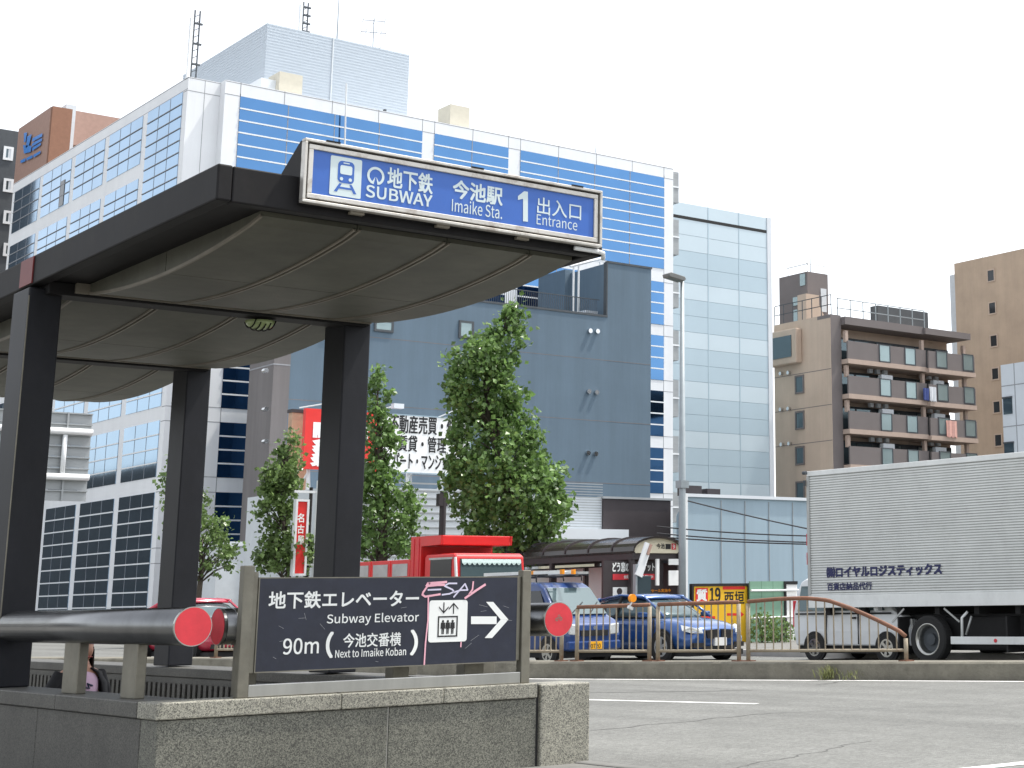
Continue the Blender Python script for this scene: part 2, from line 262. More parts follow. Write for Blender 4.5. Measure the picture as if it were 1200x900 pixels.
class MB:
    def __init__(s): s.v = []; s.f = []; s.mi = []; s.cur = 0
    def add(s, vs, fs):
        b = len(s.v); s.v += [tuple(map(float, p)) for p in vs]
        for f in fs: s.f.append(tuple(b + i for i in f)); s.mi.append(s.cur)
        return s
    def box(s, x0, x1, y0, y1, z0, z1):
        x0, x1 = min(x0, x1), max(x0, x1); y0, y1 = min(y0, y1), max(y0, y1); z0, z1 = min(z0, z1), max(z0, z1)
        return s.add([(x0, y0, z0), (x1, y0, z0), (x1, y1, z0), (x0, y1, z0), (x0, y0, z1), (x1, y0, z1), (x1, y1, z1), (x0, y1, z1)],
                     [(3, 2, 1, 0), (4, 5, 6, 7), (0, 1, 5, 4), (1, 2, 6, 5), (2, 3, 7, 6), (3, 0, 4, 7)])
    def bar(s, p, q, wd, ht, up=(0, 0, 1)):        # rectangular bar from p to q
        p = Vector(p); q = Vector(q); d = (q - p).normalized(); u = Vector(up)
        if abs(d.dot(u)) > .98: u = Vector((1, 0, 0))
        a = d.cross(u).normalized(); b = a.cross(d).normalized(); vs = []
        for c in (p, q):
            for i, j in ((-1, -1), (1, -1), (1, 1), (-1, 1)): vs.append(c + a * (i * wd / 2) + b * (j * ht / 2))
        return s.add(vs, [(3, 2, 1, 0), (4, 5, 6, 7), (0, 1, 5, 4), (1, 2, 6, 5), (2, 3, 7, 6), (3, 0, 4, 7)])
    def tube(s, pts, r, n=8, cap=True):
        pts = [Vector(p) for p in pts]; rs = r if isinstance(r, (list, tuple)) else [r] * len(pts); rings = []
        prev = None
        for i, p in enumerate(pts):
            d = (pts[min(i + 1, len(pts) - 1)] - pts[max(i - 1, 0)]).normalized()
            if prev is None:
                a = d.orthogonal().normalized()
            else:
                a = (prev - d * prev.dot(d)); a = a.normalized() if a.length > 1e-6 else d.orthogonal().normalized()
            prev = a; b = d.cross(a)
            rings.append([p + (a * math.cos(2 * math.pi * k / n) + b * math.sin(2 * math.pi * k / n)) * rs[i] for k in range(n)])
        return s.loft(rings, cap)
    def loft(s, rings, cap=True):
        n = len(rings[0]); vs = [p for r in rings for p in r]; fs = []
        for i in range(len(rings) - 1):
            for k in range(n): fs.append((i * n + k, i * n + (k + 1) % n, (i + 1) * n + (k + 1) % n, (i + 1) * n + k))
        if cap: fs.append(tuple(reversed(range(n)))); fs.append(tuple((len(rings) - 1) * n + k for k in range(n)))
        return s.add(vs, fs)
    def prism(s, poly, d0, d1, axis='y'):          # polygon of (a, b) extruded along an axis
        def P(a, b, t): return {'y': (a, t, b), 'x': (t, a, b), 'z': (a, b, t)}[axis]
        n = len(poly)
        vs = [P(a, b, d0) for a, b in poly] + [P(a, b, d1) for a, b in poly]
        fs = [tuple(range(n)), tuple(reversed(range(n, 2 * n)))] + [((i + 1) % n, i, n + i, n + (i + 1) % n) for i in range(n)]
        return s.add(vs, fs)
    def quad(s, a, b, c, d): return s.add([a, b, c, d], [(0, 1, 2, 3)])
    def build(s, name, m, parent=None, local=False, smooth=False, bevel=0, subsurf=0):
        me = bpy.data.meshes.new(name)
        off = Vector((0, 0, 0))
        if parent is not None and not local: off = wloc(parent)
        me.from_pydata([(x - off.x, y - off.y, z - off.z) for x, y, z in s.v], [], s.f)
        bm = bmesh.new(); bm.from_mesh(me); bmesh.ops.recalc_face_normals(bm, faces=bm.faces); bm.to_mesh(me); bm.free()
        for k in (m if isinstance(m, (list, tuple)) else [m]): me.materials.append(M[k] if isinstance(k, str) else k)
        if isinstance(m, (list, tuple)) and len(m) > 1: me.polygons.foreach_set('material_index', s.mi)
        if smooth or subsurf: me.polygons.foreach_set('use_smooth', [True] * len(me.polygons))
        o = bpy.data.objects.new(name, me); COL.objects.link(o)
        if parent is not None: o.parent = parent
        if subsurf:
            q = o.modifiers.new('s', 'SUBSURF'); q.levels = subsurf; q.render_levels = subsurf
        if bevel:
            q = o.modifiers.new('b', 'BEVEL'); q.width = bevel; q.segments = 2; q.limit_method = 'ANGLE'
        return o

def tag(o, label=None, cat=None, group=None, kind='thing'):
    if label: o['label'] = label
    if cat: o['category'] = cat
    if group: o['group'] = group
    if kind: o['kind'] = kind
    return o
def thing(name, loc, label, cat, group=None, rz=0):
    o = bpy.data.objects.new(name, None); COL.objects.link(o); o.location = Vector([float(c) for c in loc]); o.rotation_euler = (0, 0, rz); o.empty_display_size = .2
    return tag(o, label, cat, group)
def struct(name, mb, m, **k): return tag(mb.build(name, m, **k), kind='structure')
def relabel(o, label): o['label'] = label; return o
def copy_tree(o, parent=None):
    c = o.copy(); COL.objects.link(c)
    if parent is not None: c.parent = parent
    for ch in list(o.children): copy_tree(ch, c)
    return c

_tc = {}
try:
    import os
    FONT = bpy.data.fonts.load(os.path.join(bpy.utils.system_resource('DATAFILES', path='fonts'), 'Noto Sans CJK Regular.woff2'))
except Exception:
    FONT = None
def glyphs(s, offset=0.0):
    if FONT: offset = 0.0
    key = (s, offset)
    if key in _tc: return _tc[key]
    c = bpy.data.curves.new('lettering', 'FONT'); c.body = s; c.font = FONT or c.font; c.offset = offset; c.resolution_u = 5
    o = bpy.data.objects.new('lettering', c); COL.objects.link(o)
    dg = bpy.context.evaluated_depsgraph_get(); dg.update()
    me = bpy.data.meshes.new_from_object(o.evaluated_get(dg))
    V = np.array([v.co[:2] for v in me.vertices]); F = [tuple(p.vertices) for p in me.polygons]
    bpy.data.objects.remove(o); bpy.data.curves.remove(c); bpy.data.meshes.remove(me)
    lo = V.min(0); hi = V.max(0)
    _tc[key] = ((V - lo) / (hi - lo), F, (hi - lo)); return _tc[key]
def text(s, fn, a0, a1, b0, b1, m, parent, offset=0.012, local=False, name='lettering', fit=True):
    """letters stretched into the rectangle a0..a1 x b0..b1; fn(a, b) gives the point on the sign's face"""
    V, F, _ = glyphs(s, offset)
    mb = MB(); mb.add([fn(a0 + (a1 - a0) * x, b0 + (b1 - b0) * y) for x, y in V], F)
    if FONT and offset >= .004:      # heavier strokes
        o_ = min(abs(b1 - b0), 1e9) * offset * 1.15
        nrm = (Vector(fn(1, 0)) - Vector(fn(0, 0))).cross(Vector(fn(0, 1)) - Vector(fn(0, 0))).normalized() * (.0004 if abs(b1 - b0) < .5 else .004)
        for i, (dx, dy) in enumerate(((o_, o_), (-o_, o_), (o_, -o_), (-o_, -o_))):
            mb.add([Vector(fn(a0 + dx + (a1 - a0) * x, b0 + dy + (b1 - b0) * y)) + nrm * (i + 1) * .5 for x, y in V], F)
    o = mb.build(name, m, parent, local=local)
    return o
def onY(y): return lambda a, b: (a, y, b)
def pxrect(ll, ur, y):
    p = aty(*ll, y); q = aty(*ur, y); return p[0], q[0], p[2], q[2]
def disc(mb, c, r, axis, n=32, r0=0.0, a0=0, a1=360):
    """flat disc or ring segment; axis (A, B) are the two in-plane unit vectors"""
    A, B = Vector(axis[0]), Vector(axis[1]); c = Vector(c); k = n
    ang = [rad(a0 + (a1 - a0) * i / k) for i in range(k + 1)]
    if r0 <= 0 and a1 - a0 >= 360:
        mb.add([c + (A * math.cos(t) + B * math.sin(t)) * r for t in ang[:-1]], [tuple(range(k))])
    else:
        vs = []
        for t in ang: e = A * math.cos(t) + B * math.sin(t); vs += [c + e * r0, c + e * r]
        mb.add(vs, [(2 * i, 2 * i + 1, 2 * i + 3, 2 * i + 2) for i in range(k)])
    return mb

# ================================================================== SETTING: ground, road, median
WX0, WX1, WY0 = 4.28, 6.70, 10.67                   # inside of the stair well
STY = 15.4                                          # top of the stairs
def sheet(x0, x1, y0, y1, z, hole=None):
    mb = MB()
    if hole is None: return mb.quad((x0, y0, z), (x1, y0, z), (x1, y1, z), (x0, y1, z))
    xs = [x0, hole[0], hole[1], x1]; ys = [y0, hole[2], hole[3], y1]
    for i in range(3):
        for j in range(3):
            if i == 1 and j == 1: continue
            mb.quad((xs[i], ys[j], z), (xs[i + 1], ys[j], z), (xs[i + 1], ys[j + 1], z), (xs[i], ys[j + 1], z))
    return mb
HOLE = (WX0, WX1, WY0, STY)
struct('ground', sheet(-1500, 1500, -1500, 1500, -0.03, HOLE), 'ground')
struct('road', sheet(7.142, 25.6, -200, 600, 0.0), 'asphalt')
KERBX = 7.14
sw = MB()
for (a, b, c, d) in ((-60, WX0, -80, 300), (WX1, KERBX - .15, -80, 300), (WX0, WX1, -80, WY0), (WX0, WX1, STY, 300)):
    sw.quad((a, c, .14), (b, c, .14), (b, d, .14), (a, d, .14))
struct('pavement_near', sw, 'paving')
struct('kerb_near', MB().box(KERBX - .15, KERBX, -80, 300, -0.02, .15), 'kerb_grey', bevel=.02)
struct('pavement_far', MB().quad((25.75, -80, .14), (36, -80, .14), (36, 400, .14), (25.75, 400, .14)), 'paving')
struct('kerb_far', MB().box(25.6, 25.75, -80, 400, -0.02, .15), 'concrete_pale', bevel=.02)
struct('lot_ground', MB().quad((36, -80, .10), (120, -80, .10), (120, 86, .10), (36, 86, .10)), 'asphalt')

# the median island runs slightly askew to the street grid
MED = [(10.0, 48.0), (12.95, 40.0), (14.44, 35.3), (15.42, 29.75), (16.32, 25.72), (17.5, 22.75), (18.67, 19.9), (19.78, 17.2), (22.6, 10.3), (26.0, 2.0)]
def medpt(y, off=0.0):
    for (xa, ya), (xb, yb) in zip(MED, MED[1:]):
        if yb <= y <= ya:
            t = (ya - y) / (ya - yb); d = Vector((xb - xa, yb - ya, 0)).normalized(); n = Vector((-d.y, d.x, 0))
            return Vector((xa + (xb - xa) * t, y, 0)) + n * off
    return None
mb = MB(); rings = []
for i, (x, y) in enumerate(MED):
    a = Vector((x, y, 0)); d = Vector((MED[min(i + 1, len(MED) - 1)][0] - MED[max(i - 1, 0)][0], MED[min(i + 1, len(MED) - 1)][1] - MED[max(i - 1, 0)][1], 0)).normalized(); n = Vector((-d.y, d.x, 0))
    b = a + n * .85
    rings.append([(a.x, a.y, -.02), (a.x + n.x * .015, a.y + n.y * .015, .25), (a.x + n.x * .04, a.y + n.y * .04, .275), (b.x - n.x * .04, b.y - n.y * .04, .275), (b.x, b.y, .25), (b.x, b.y, -.02)])
mb.loft(rings)
struct('median', mb, 'concrete')
# painted lines: edge line along the median, dashed lane line, stop mark near the camera
def strip(pts, wd, z=.004):
    mb = MB()
    for p, q in zip(pts, pts[1:]):
        p = Vector(p); q = Vector(q); d = (q - p).normalized(); n = Vector((-d.y, d.x)) * wd / 2
        mb.quad((p.x - n.x, p.y - n.y, z), (q.x - n.x, q.y - n.y, z), (q.x + n.x, q.y + n.y, z), (p.x + n.x, p.y + n.y, z))
    return mb
ed = []
for i, (x, y) in enumerate(MED):
    d = Vector((MED[min(i + 1, len(MED) - 1)][0] - MED[max(i - 1, 0)][0], MED[min(i + 1, len(MED) - 1)][1] - MED[max(i - 1, 0)][1])).normalized(); n = Vector((d.y, -d.x))
    ed.append((x + n.x * .22, y + n.y * .22))
struct('edge_line', strip(ed, .17), 'paint')
la, lb = atz(887, 825, 0), atz(690, 820.3, 0); dl = (lb - la) / np.linalg.norm(lb - la)
lm = MB()
for k in range(-1, 5):
    p = la + dl * (k * 10.0); q = p + dl * 5.0
    lm.v, lm.f, lm.mi = lm.v, lm.f, lm.mi; t = strip([p[:2], q[:2]], .13); lm.add(t.v, t.f)
struct('lane_line', lm, 'paint')
a, b = atz(1120, 903, 0), atz(1215, 893, 0)
struct('stop_line', strip([a[:2], b[:2]], .16), 'paint')
# tar seams in the asphalt
random.seed(4)
tm = MB()
def seam(p, q, wd=.025, n=26, wob=.05):
    p, q = np.array(p[:2]), np.array(q[:2]); pts = []; o = 0
    for i in range(n + 1): o = o * .7 + random.uniform(-wob, wob); d = (q - p); nn = np.array([-d[1], d[0]]) / np.linalg.norm(d); pts.append(tuple(p + d * i / n + nn * o))
    t = strip(pts, wd, .003); tm.add(t.v, t.f)
seam(atz(690, 856, 0), atz(905, 836, 0)); seam(atz(905, 836, 0), atz(1210, 824, 0), .015)
seam(atz(690, 812, 0), atz(880, 809, 0), .06); seam(atz(860, 902, 0), atz(1010, 868, 0), .012)
seam(atz(985, 799, 0), atz(960, 803, 0), .04)
struct('road_seam', tm, 'tar')

# stair well
stb = MB()
n = 15
for k in range(n): stb.box(WX0, WX1, STY - .3 * (k + 1), STY - .3 * k, -3.2, .14 - .16 * (k + 1))
stb.box(WX0, WX1, WY0, STY - .3 * n, -3.2, .14 - .16 * n)
struct('stairs', stb, 'concrete')

# ================================================================== SUBWAY ENTRANCE
gw = thing('granite_wall', (5.5, 10.5, 0), 'low speckled granite wall with pale coping around the stairway under the black canopy', 'wall')
CAPZ, CAPB = .71, .605
xj = aty(455, 850, 10.39)[0]
g = MB().box(3.985, xj - .004, 10.39, 10.66, 0, CAPB); g.build('front_panel', 'granite', gw, bevel=.006)
g = MB().box(xj + .004, 6.675, 10.39, 10.66, 0, CAPB); g.build('front_panel', 'granite', gw, bevel=.006)
MB().box(xj - .004, xj + .004, 10.4, 10.6, .0, CAPB).build('joint', 'mortar', gw)
MB().box(6.675, 6.70, 10.405, 10.6, .0, CAPZ - .01).build('joint', 'dark_gap', gw)
MB().box(6.70, 7.12, 10.37, 10.72, 0, CAPZ - .012).build('end_pillar', 'granite_cap', gw, bevel=.012)
xs = [3.965, aty(400, 820, 10.38)[0], aty(520, 810, 10.38)[0], 6.674]
for a, b in zip(xs, xs[1:]): MB().box(a + .0015, b - .0015, 10.372, 10.69, CAPB + .004, CAPZ).build('coping_stone', 'granite_cap', gw, bevel=.008)
g = MB()
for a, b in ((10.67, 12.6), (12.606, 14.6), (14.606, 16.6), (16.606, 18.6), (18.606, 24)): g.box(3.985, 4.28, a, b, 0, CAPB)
g.build('side_panel', 'granite_shaded', gw, bevel=.006)
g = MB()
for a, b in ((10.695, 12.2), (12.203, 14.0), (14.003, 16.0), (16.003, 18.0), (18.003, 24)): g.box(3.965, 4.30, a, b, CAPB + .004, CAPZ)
g.build('side_coping', 'granite_shaded', gw, bevel=.008)
MB().box(6.71, 7.1, 10.725, 24, -3.0, CAPB).build('side_panel', 'granite_shaded', gw, bevel=.006)
MB().box(6.69, 7.12, 10.725, 24, CAPB + .004, CAPZ - .012).build('side_coping', 'granite_shaded', gw, bevel=.008)
g = MB()
for k in range(90): g.box(6.685, 6.7, 10.8 + k * .13, 10.87 + k * .13, .05, CAPB - .06)
g.build('inner_cladding', 'granite_shaded', gw)
struct('stairwell_wall', MB().box(4.0, 4.279, 10.68, STY + .3, -3.2, -.04).box(4.28, 6.7, 10.4, 10.669, -3.2, -.04), 'concrete_pale')

# canopy
CX0, CX1, CY0, CY1, CZ0, CZ1 = 4.02, 7.0, 10.1, 21.0, 3.81, 4.05
cp = thing('station_canopy', (5.5, 15.5, .71), 'long dark bronze canopy roof on square posts over the subway stairs', 'canopy')
MB().box(CX0, CX0 + .10, CY0, CY1, CZ0, CZ1).build('fascia', 'bronze', cp, bevel=.012)
MB().box(CX1 - .10, CX1, CY0, CY1, CZ0, CZ1).build('fascia', 'bronze', cp, bevel=.012)
MB().box(CX0 + .102, CX1 - .102, CY0, CY0 + .10, CZ0 - .004, CZ1 - .003).build('fascia', 'bronze', cp, bevel=.01)
MB().box(CX0 + .102, CX1 - .102, CY0 + .102, CY1, CZ0 + .03, CZ1 - .02).build('roof_deck', 'bronze', cp)
BX0, BX1 = 4.42, 6.89
bays = [(10.34, 13.60), (13.86, 17.2), (17.46, 20.8)]
def bellyz(t): return 3.805 - .115 * (math.sin(math.pi * min(1, t * 1.0)) ** .75) - .035 * t
for (ya, yb) in bays:
    N = 20; prof = [(ya + (yb - ya) * i / N, bellyz(i / N)) for i in range(N + 1)]
    xcuts = [BX0, 5.115, 5.815, 6.505, BX1]
    for xa, xb in zip(xcuts, xcuts[1:]):
        for (i0, i1) in ((0, N // 2), (N // 2, N)):
            pf = prof[i0:i1 + 1]
            mb = MB()
            yy0 = pf[0][0] + (.004 if i0 else 0); 
            poly = [(pf[0][0] + (.005 if i0 else 0), pf[0][1])] + pf[1:-1] + [(pf[-1][0] - (.005 if i1 < N else 0), pf[-1][1])]
            poly = poly + [(poly[-1][0], CZ0 + .028), (poly[0][0], CZ0 + .028)]
            mb.prism(poly, xa + .004, xb - .004, 'x')
            mb.build('soffit_panel', 'soffit', cp)
    for xa in xcuts[:4]:
        mb = MB()
        for o in ((-.028, -.012), (.012, .028)) if xa > BX0 else ((-.004, .014),):
            for (p, q) in zip(prof, prof[1:]):
                mb.add([(xa + o[0], p[0], p[1] - .012), (xa + o[1], p[0], p[1] - .012), (xa + o[1], q[0], q[1] - .012), (xa + o[0], q[0], q[1] - .012),
                        (xa + o[0], p[0], p[1] + .01), (xa + o[1], p[0], p[1] + .01), (xa + o[1], q[0], q[1] + .01), (xa + o[0], q[0], q[1] + .01)],
                       [(0, 1, 2, 3), (0, 4, 5, 1), (3, 2, 6, 7), (0, 3, 7, 4), (1, 5, 6, 2)])
        mb.build('seam_strip', 'seam', cp)
for yb in (13.60, 17.2):
    MB().box(CX0 + .102, CX1 - .102, yb + .015, yb + .245, 3.735, CZ0 + .027).build('cross_beam', 'bronze', cp, bevel=.008)
    MB().box(CX0 + .3, CX1 - .104, yb - .03, yb + .012, 3.755, CZ0 + .026).build('beam_trim', 'seam', cp)
for yb, xs_ in ((13.7, (4.0, 6.70)), (17.3, (4.0, 6.70))):
    for i, xa in enumerate(xs_):
        c = MB().box(xa, xa + .255, yb, yb + .40, CAPZ, 3.79); o = c.build('column', 'bronze_blue', cp, bevel=.012)
        if yb < 14 and xa < 5: MB().box(xa - .001, xa + .008, yb - .005, yb - .001, CAPZ, 3.72).build('edge_strip', 'steel_worn_shaded', o)
d0 = atz(305, 380, 3.69); LX, LY = d0[0], d0[1]
lamp = MB(); rr = []
for i in range(5):
    t = i / 4 * math.pi / 2; rr.append([(LX + math.cos(a) * .13 * math.cos(t), LY + math.sin(a) * .13 * math.cos(t), 3.715 - .075 * math.sin(t)) for a in [2 * math.pi * k / 20 for k in range(20)]])
lo = lamp.loft(rr).build('ceiling_light', 'lamp_green_reflection', cp, smooth=True)
lm2 = MB()
for k in range(-2, 3): lm2.tube([(LX + k * .045, LY + s * .13, 3.712 - .08 * math.sqrt(max(0, 1 - (s * s + (k * .045 / .14) ** 2)))) for s in (-.9, -.6, -.3, 0, .3, .6, .9)], .006, 5)
lm2.build('guard_wire', 'bronze', lo)
rm0 = atx(26, 312, 4.018); rm1 = atx(37, 343, 4.018)
MB().box(4.008, 4.0185, min(rm0[1], rm1[1]), max(rm0[1], rm1[1]), CZ0 + .01, CZ1 - .012).build('red_plate', 'red_mark', cp)

# entrance sign: wedge-shaped light box on the canopy front
SY = 10.03
sg = thing('entrance_sign', (5.75, SY, 3.85), 'long blue entrance sign with train pictogram, silver-framed on the canopy front edge', 'sign')
sx0, sx1, sz0, sz1 = 4.552, 6.928, 3.856, 4.292
MB().prism([(SY + .025, sz0), (SY + .025, sz1), (SY + .07, sz1), (SY + .46, CZ1 + .004), (SY + .46, CZ1 - .06), (SY + .069, sz0)], sx0 + .01, sx1 - .01, 'x').build('sign_box', 'bronze', sg, bevel=.006)
def frame(mb, x0, x1, z0, z1, t, y0, y1):
    mb.box(x0, x1, y0, y1, z0, z0 + t); mb.box(x0, x1, y0, y1, z1 - t, z1); mb.box(x0, x0 + t, y0, y1, z0 + t, z1 - t); mb.box(x1 - t, x1, y0, y1, z0 + t, z1 - t); return mb
frame(MB(), sx0, sx1, sz0, sz1, .021, SY - .03, SY + .024).build('outer_frame', 'sign_frame', sg, bevel=.004)
frame(MB(), sx0 + .034, sx1 - .034, sz0 + .034, sz1 - .034, .034, SY - .02, SY + .024).build('inner_frame', 'sign_frame', sg, bevel=.004)
MB().box(sx0 + .0215, sx1 - .0215, SY + .012, SY + .0245, sz0 + .0215, sz1 - .0215).build('backing', 'dark_gap', sg)
sf = MB().box(sx0 + .068, sx1 - .068, SY - .006, SY + .011, sz0 + .068, sz1 - .068).build('sign_face', 'sign_blue', sg)
for x in (4.75, 5.85, 6.7): MB().box(x - .05, x + .05, SY - .034, SY - .02, sz1 - .002, sz1 + .008).build('hinge', 'bronze', sg)
for x in (4.95, 5.6, 6.25): MB().box(x - .03, x + .07, SY + .02, SY + .06, sz0 - .018, sz0 - .001).build('bracket', 'seam', sg)
MB().tube([(6.72, SY + .03, 3.835), (6.93, SY + .03, 3.835)], .017, 10).tube([(6.93, SY + .03, 3.835), (6.985, SY + .04, 3.83), (7.02, SY + .09, 3.80)], .017, 10).build('conduit', 'pole_white', sg, smooth=True)
FY = SY - .0085
def c3(x, y): return (340 + x / 3.158, 150 + y / 3.158)
def stxt(s, ll, ur, off=.012, m='pale_letter'): r = pxrect(c3(*ll), c3(*ur), FY); return text(s, onY(FY), *r, m, sf, off)
stxt('地下鉄', (360, 217), (528, 173), .018); stxt('SUBWAY', (280, 254), (526, 250), .022)
stxt('今池駅', (602, 257), (786, 222), .022); stxt('Imaike Sta.', (598, 308), (785, 290), .004)
one = [(862, 345), (880, 347), (880, 236), (866, 234), (843, 252), (843, 266), (862, 262)]; MB().add([aty(*c3(*p), FY) for p in one], [tuple(range(7))]).build('lettering', 'pale_letter', sf); stxt('出入口', (914, 316), (1077, 282), .006); stxt('Entrance', (912, 356), (1063, 343), .002)
# station emblem: open ring with an inner stroke
x0, x1, z0, z1 = pxrect(c3(282, 206), c3(352, 150), FY)
cx, cz, er = (x0 + x1) / 2, (z0 + z1) / 2 + .0, (z1 - z0) / 2
eb = MB(); disc(eb, (cx, FY, cz), er, ((1, 0, 0), (0, 0, 1)), 40, er * .72, -62, 242)
for sx in (-1, 1): eb.add([(cx + sx * er * .50, FY - .0004, cz - er * .86), (cx + sx * er * .22, FY - .0004, cz - er * .92), (cx + sx * er * .05, FY - .0004, cz - er * .08), (cx + sx * er * .36, FY - .0004, cz - er * .60)], [(0, 1, 2, 3)])
eb.build('emblem', 'pale_letter', sf)
def rrect(mb, x0, x1, z0, z1, r, y, n=6):
    pts = []
    for (cx_, cz_, a) in ((x1 - r, z0 + r, -90), (x1 - r, z1 - r, 0), (x0 + r, z1 - r, 90), (x0 + r, z0 + r, 180)):
        for i in range(n + 1): t = rad(a + 90 * i / n); pts.append((cx_ + r * math.cos(t), y, cz_ + r * math.sin(t)))
    mb.add(pts, [tuple(range(len(pts)))]); return mb
x0, x1, z0, z1 = pxrect(c3(144, 245), c3(267, 120), FY)
pg = rrect(MB(), x0, x1, z0, z1, .012, FY).build('pictogram', 'pale_letter', sf)
W_, H_ = x1 - x0, z1 - z0; P_ = lambda a, b: (x0 + a * W_, z0 + b * H_)
tr = MB(); tr.cur = 0
ax, az = P_(.24, .34); bx_, bz = P_(.76, .90); rrect(tr, ax, bx_, az, bz, .03, FY - .0015)
for s in (-1, 1):
    a = P_(.5 + s * .12, .32); b = P_(.5 + s * .20, .32); c = P_(.5 + s * .36, .10); d = P_(.5 + s * .26, .10)
    tr.quad((a[0], FY - .0015, a[1]), (b[0], FY - .0015, b[1]), (c[0], FY - .0015, c[1]), (d[0], FY - .0015, d[1]))
a = P_(.28, .185); b = P_(.72, .235); tr.quad((a[0], FY - .0018, a[1]), (b[0], FY - .0018, a[1]), (b[0], FY - .0018, b[1]), (a[0], FY - .0018, b[1]))
tr.build('train_shape', 'sign_blue', pg)
tw = MB(); a = P_(.31, .56); b = P_(.69, .79); rrect(tw, a[0], b[0], a[1], b[1], .012, FY - .003)
a = P_(.40, .835); b = P_(.60, .865); rrect(tw, a[0], b[0], a[1], b[1], .003, FY - .003)
for s in (.36, .64): a = P_(s, .44); disc(tw, (a[0], FY - .003, a[1]), .012, ((1, 0, 0), (0, 0, 1)), 16)
tw.build('train_window', 'pale_letter', pg)

# elevator board on two steel posts
BY = 10.46
eb_ = thing('elevator_board', (5.57, BY, CAPZ), 'dark navy board with white arrow and pink scrawl between steel posts', 'sign')
px0, px1 = aty(276, 800, BY)[0], aty(289, 800, BY)[0]
MB().box(px0, px1, BY - .035, BY + .035, CAPZ, 1.53).build('post', 'steel_worn_shaded', eb_, bevel=.006)
MB().box(px1 + .003, px1 + .036, BY - .012, BY + .02, .86, 1.49).build('clamp', 'steel_worn_shaded', eb_, bevel=.003)
qx0, qx1 = aty(607.5, 790, BY)[0], aty(617.5, 790, BY)[0]
MB().box(qx0, qx1, BY - .035, BY + .035, CAPZ, 1.50).build('post', 'steel_worn_shaded', eb_, bevel=.006)
MB().box(qx0 - .03, qx0 - .003, BY - .012, BY + .02, .87, 1.455).build('clamp', 'steel_worn_shaded', eb_, bevel=.003)
MB().box(px1, qx0, BY - .03, BY + .03, CAPZ + .002, .79).build('bottom_rail', 'steel', eb_, bevel=.005)
bx0, bx1, bz0, bz1 = px1 + .037, qx0 - .031, .864, 1.452
bd = MB().box(bx0, bx1, BY - .02, BY + .02, bz0, bz1).build('board', 'navy_board', eb_, bevel=.003)
frame(MB(), bx0 - .001, bx1 + .001, bz0 - .004, bz1 + .004, .007, BY - .021, BY + .022).build('board_edge', 'steel_worn_shaded', eb_)
EY = BY - .0225
def A4(x, y): return (270 + x / 7.5, 660 + y / 7.5)
def B6(x, y): return (430 + x / 6, 660 + y / 6)
def etxt(s, ll, ur, off=.01, m='white_letter'): r = pxrect(ll, ur, EY); return text(s, onY(EY), *r, m, bd, off)
etxt('地下鉄エレベーター', A4(335, 400), B6(366, 190), .018)
etxt('Subway Elevator', A4(846, 552), B6(366, 345), .008)
etxt('90m', A4(460, 803), A4(780, 655), .012)
etxt('(', A4(838, 830), A4(905, 606), .02); etxt(')', B6(305, 645), B6(358, 470), .02)
etxt('今池交番横', A4(990, 742), B6(240, 485), .012); etxt('Next to Imaike Koban', A4(920, 832), B6(276, 590), .008)
x0, x1, z0, z1 = pxrect(B6(430, 558), B6(709, 258), EY)
pg = rrect(MB(), x0, x1, z0, z1, .02, EY).build('lift_pictogram', 'white_letter', bd)
W_, H_ = x1 - x0, z1 - z0; P_ = lambda a, b, dy=.0015: (x0 + a * W_, EY - dy, z0 + b * H_)
def poly(mb, pts, dy=.0015): mb.add([P_(a, b, dy) for a, b in pts], [tuple(range(len(pts)))]); return mb
k = MB()
for cx_, up in ((.375, False), (.63, True)):
    f = (lambda b: b) if up else (lambda b: 1.62 - b)
    poly(k, [(cx_ - .014, f(.67)), (cx_ + .014, f(.67)), (cx_ + .014, f(.92)), (cx_ - .014, f(.92))])
    for s in (-1, 1): poly(k, [(cx_, f(.94)), (cx_ + s * .125, f(.805)), (cx_ + s * .125, f(.765)), (cx_, f(.895))], .0018)
X0, X1, Z0, Z1 = .23, .75, .12, .62; T = .035
for r_ in ((X0, X1, Z0, Z0 + T), (X0, X1, Z1 - T, Z1), (X0, X0 + T, Z0 + T, Z1 - T), (X1 - T, X1, Z0 + T, Z1 - T)): poly(k, [(r_[0], r_[2]), (r_[1], r_[2]), (r_[1], r_[3]), (r_[0], r_[3])])
for cx_ in (.365, .49, .615):
    disc(k, P_(cx_, .495), .009, ((1, 0, 0), (0, 0, 1)), 14)
    poly(k, [(cx_ - .055, .465), (cx_ - .06, .32), (cx_ - .035, .32), (cx_ - .03, .19), (cx_ - .004, .19), (cx_ - .004, .3), (cx_ + .004, .3), (cx_ + .004, .19), (cx_ + .03, .19), (cx_ + .035, .32), (cx_ + .06, .32), (cx_ + .055, .465)])
k.build('lift_symbol', 'black', pg)
def ypt(uv, dy=0.0): return aty(uv[0], uv[1], EY - dy)
ar = MB()
for pts in ([(732, 374), (912, 374), (912, 428), (732, 428)], [(838, 272), (888, 272), (995, 396), (940, 396)], [(940, 396.5), (995, 396.5), (880, 526), (828, 526)]):
    ar.add([ypt(B6(*p)) for p in pts], [tuple(range(len(pts)))])
ar.build('arrow', 'white_letter', bd)
def stroke(mb, pts, wd, dy=.003):
    P = [Vector(ypt(B6(*p), dy)) for p in pts]
    for i, (p, q) in enumerate(zip(P, P[1:])):
        d = (q - p).normalized(); n = Vector((-d.z, 0, d.x)) * wd / 2; e = d * wd * .25; o = Vector((0, -.00015 * i, 0))
        mb.quad(p - n - e + o, q - n + e + o, q + n + e + o, p + n - e + o)
def gstroke(m_, pts, wd, dy=.003): g = MB(); stroke(g, pts, wd, dy); g.build('graffiti', m_, bd)
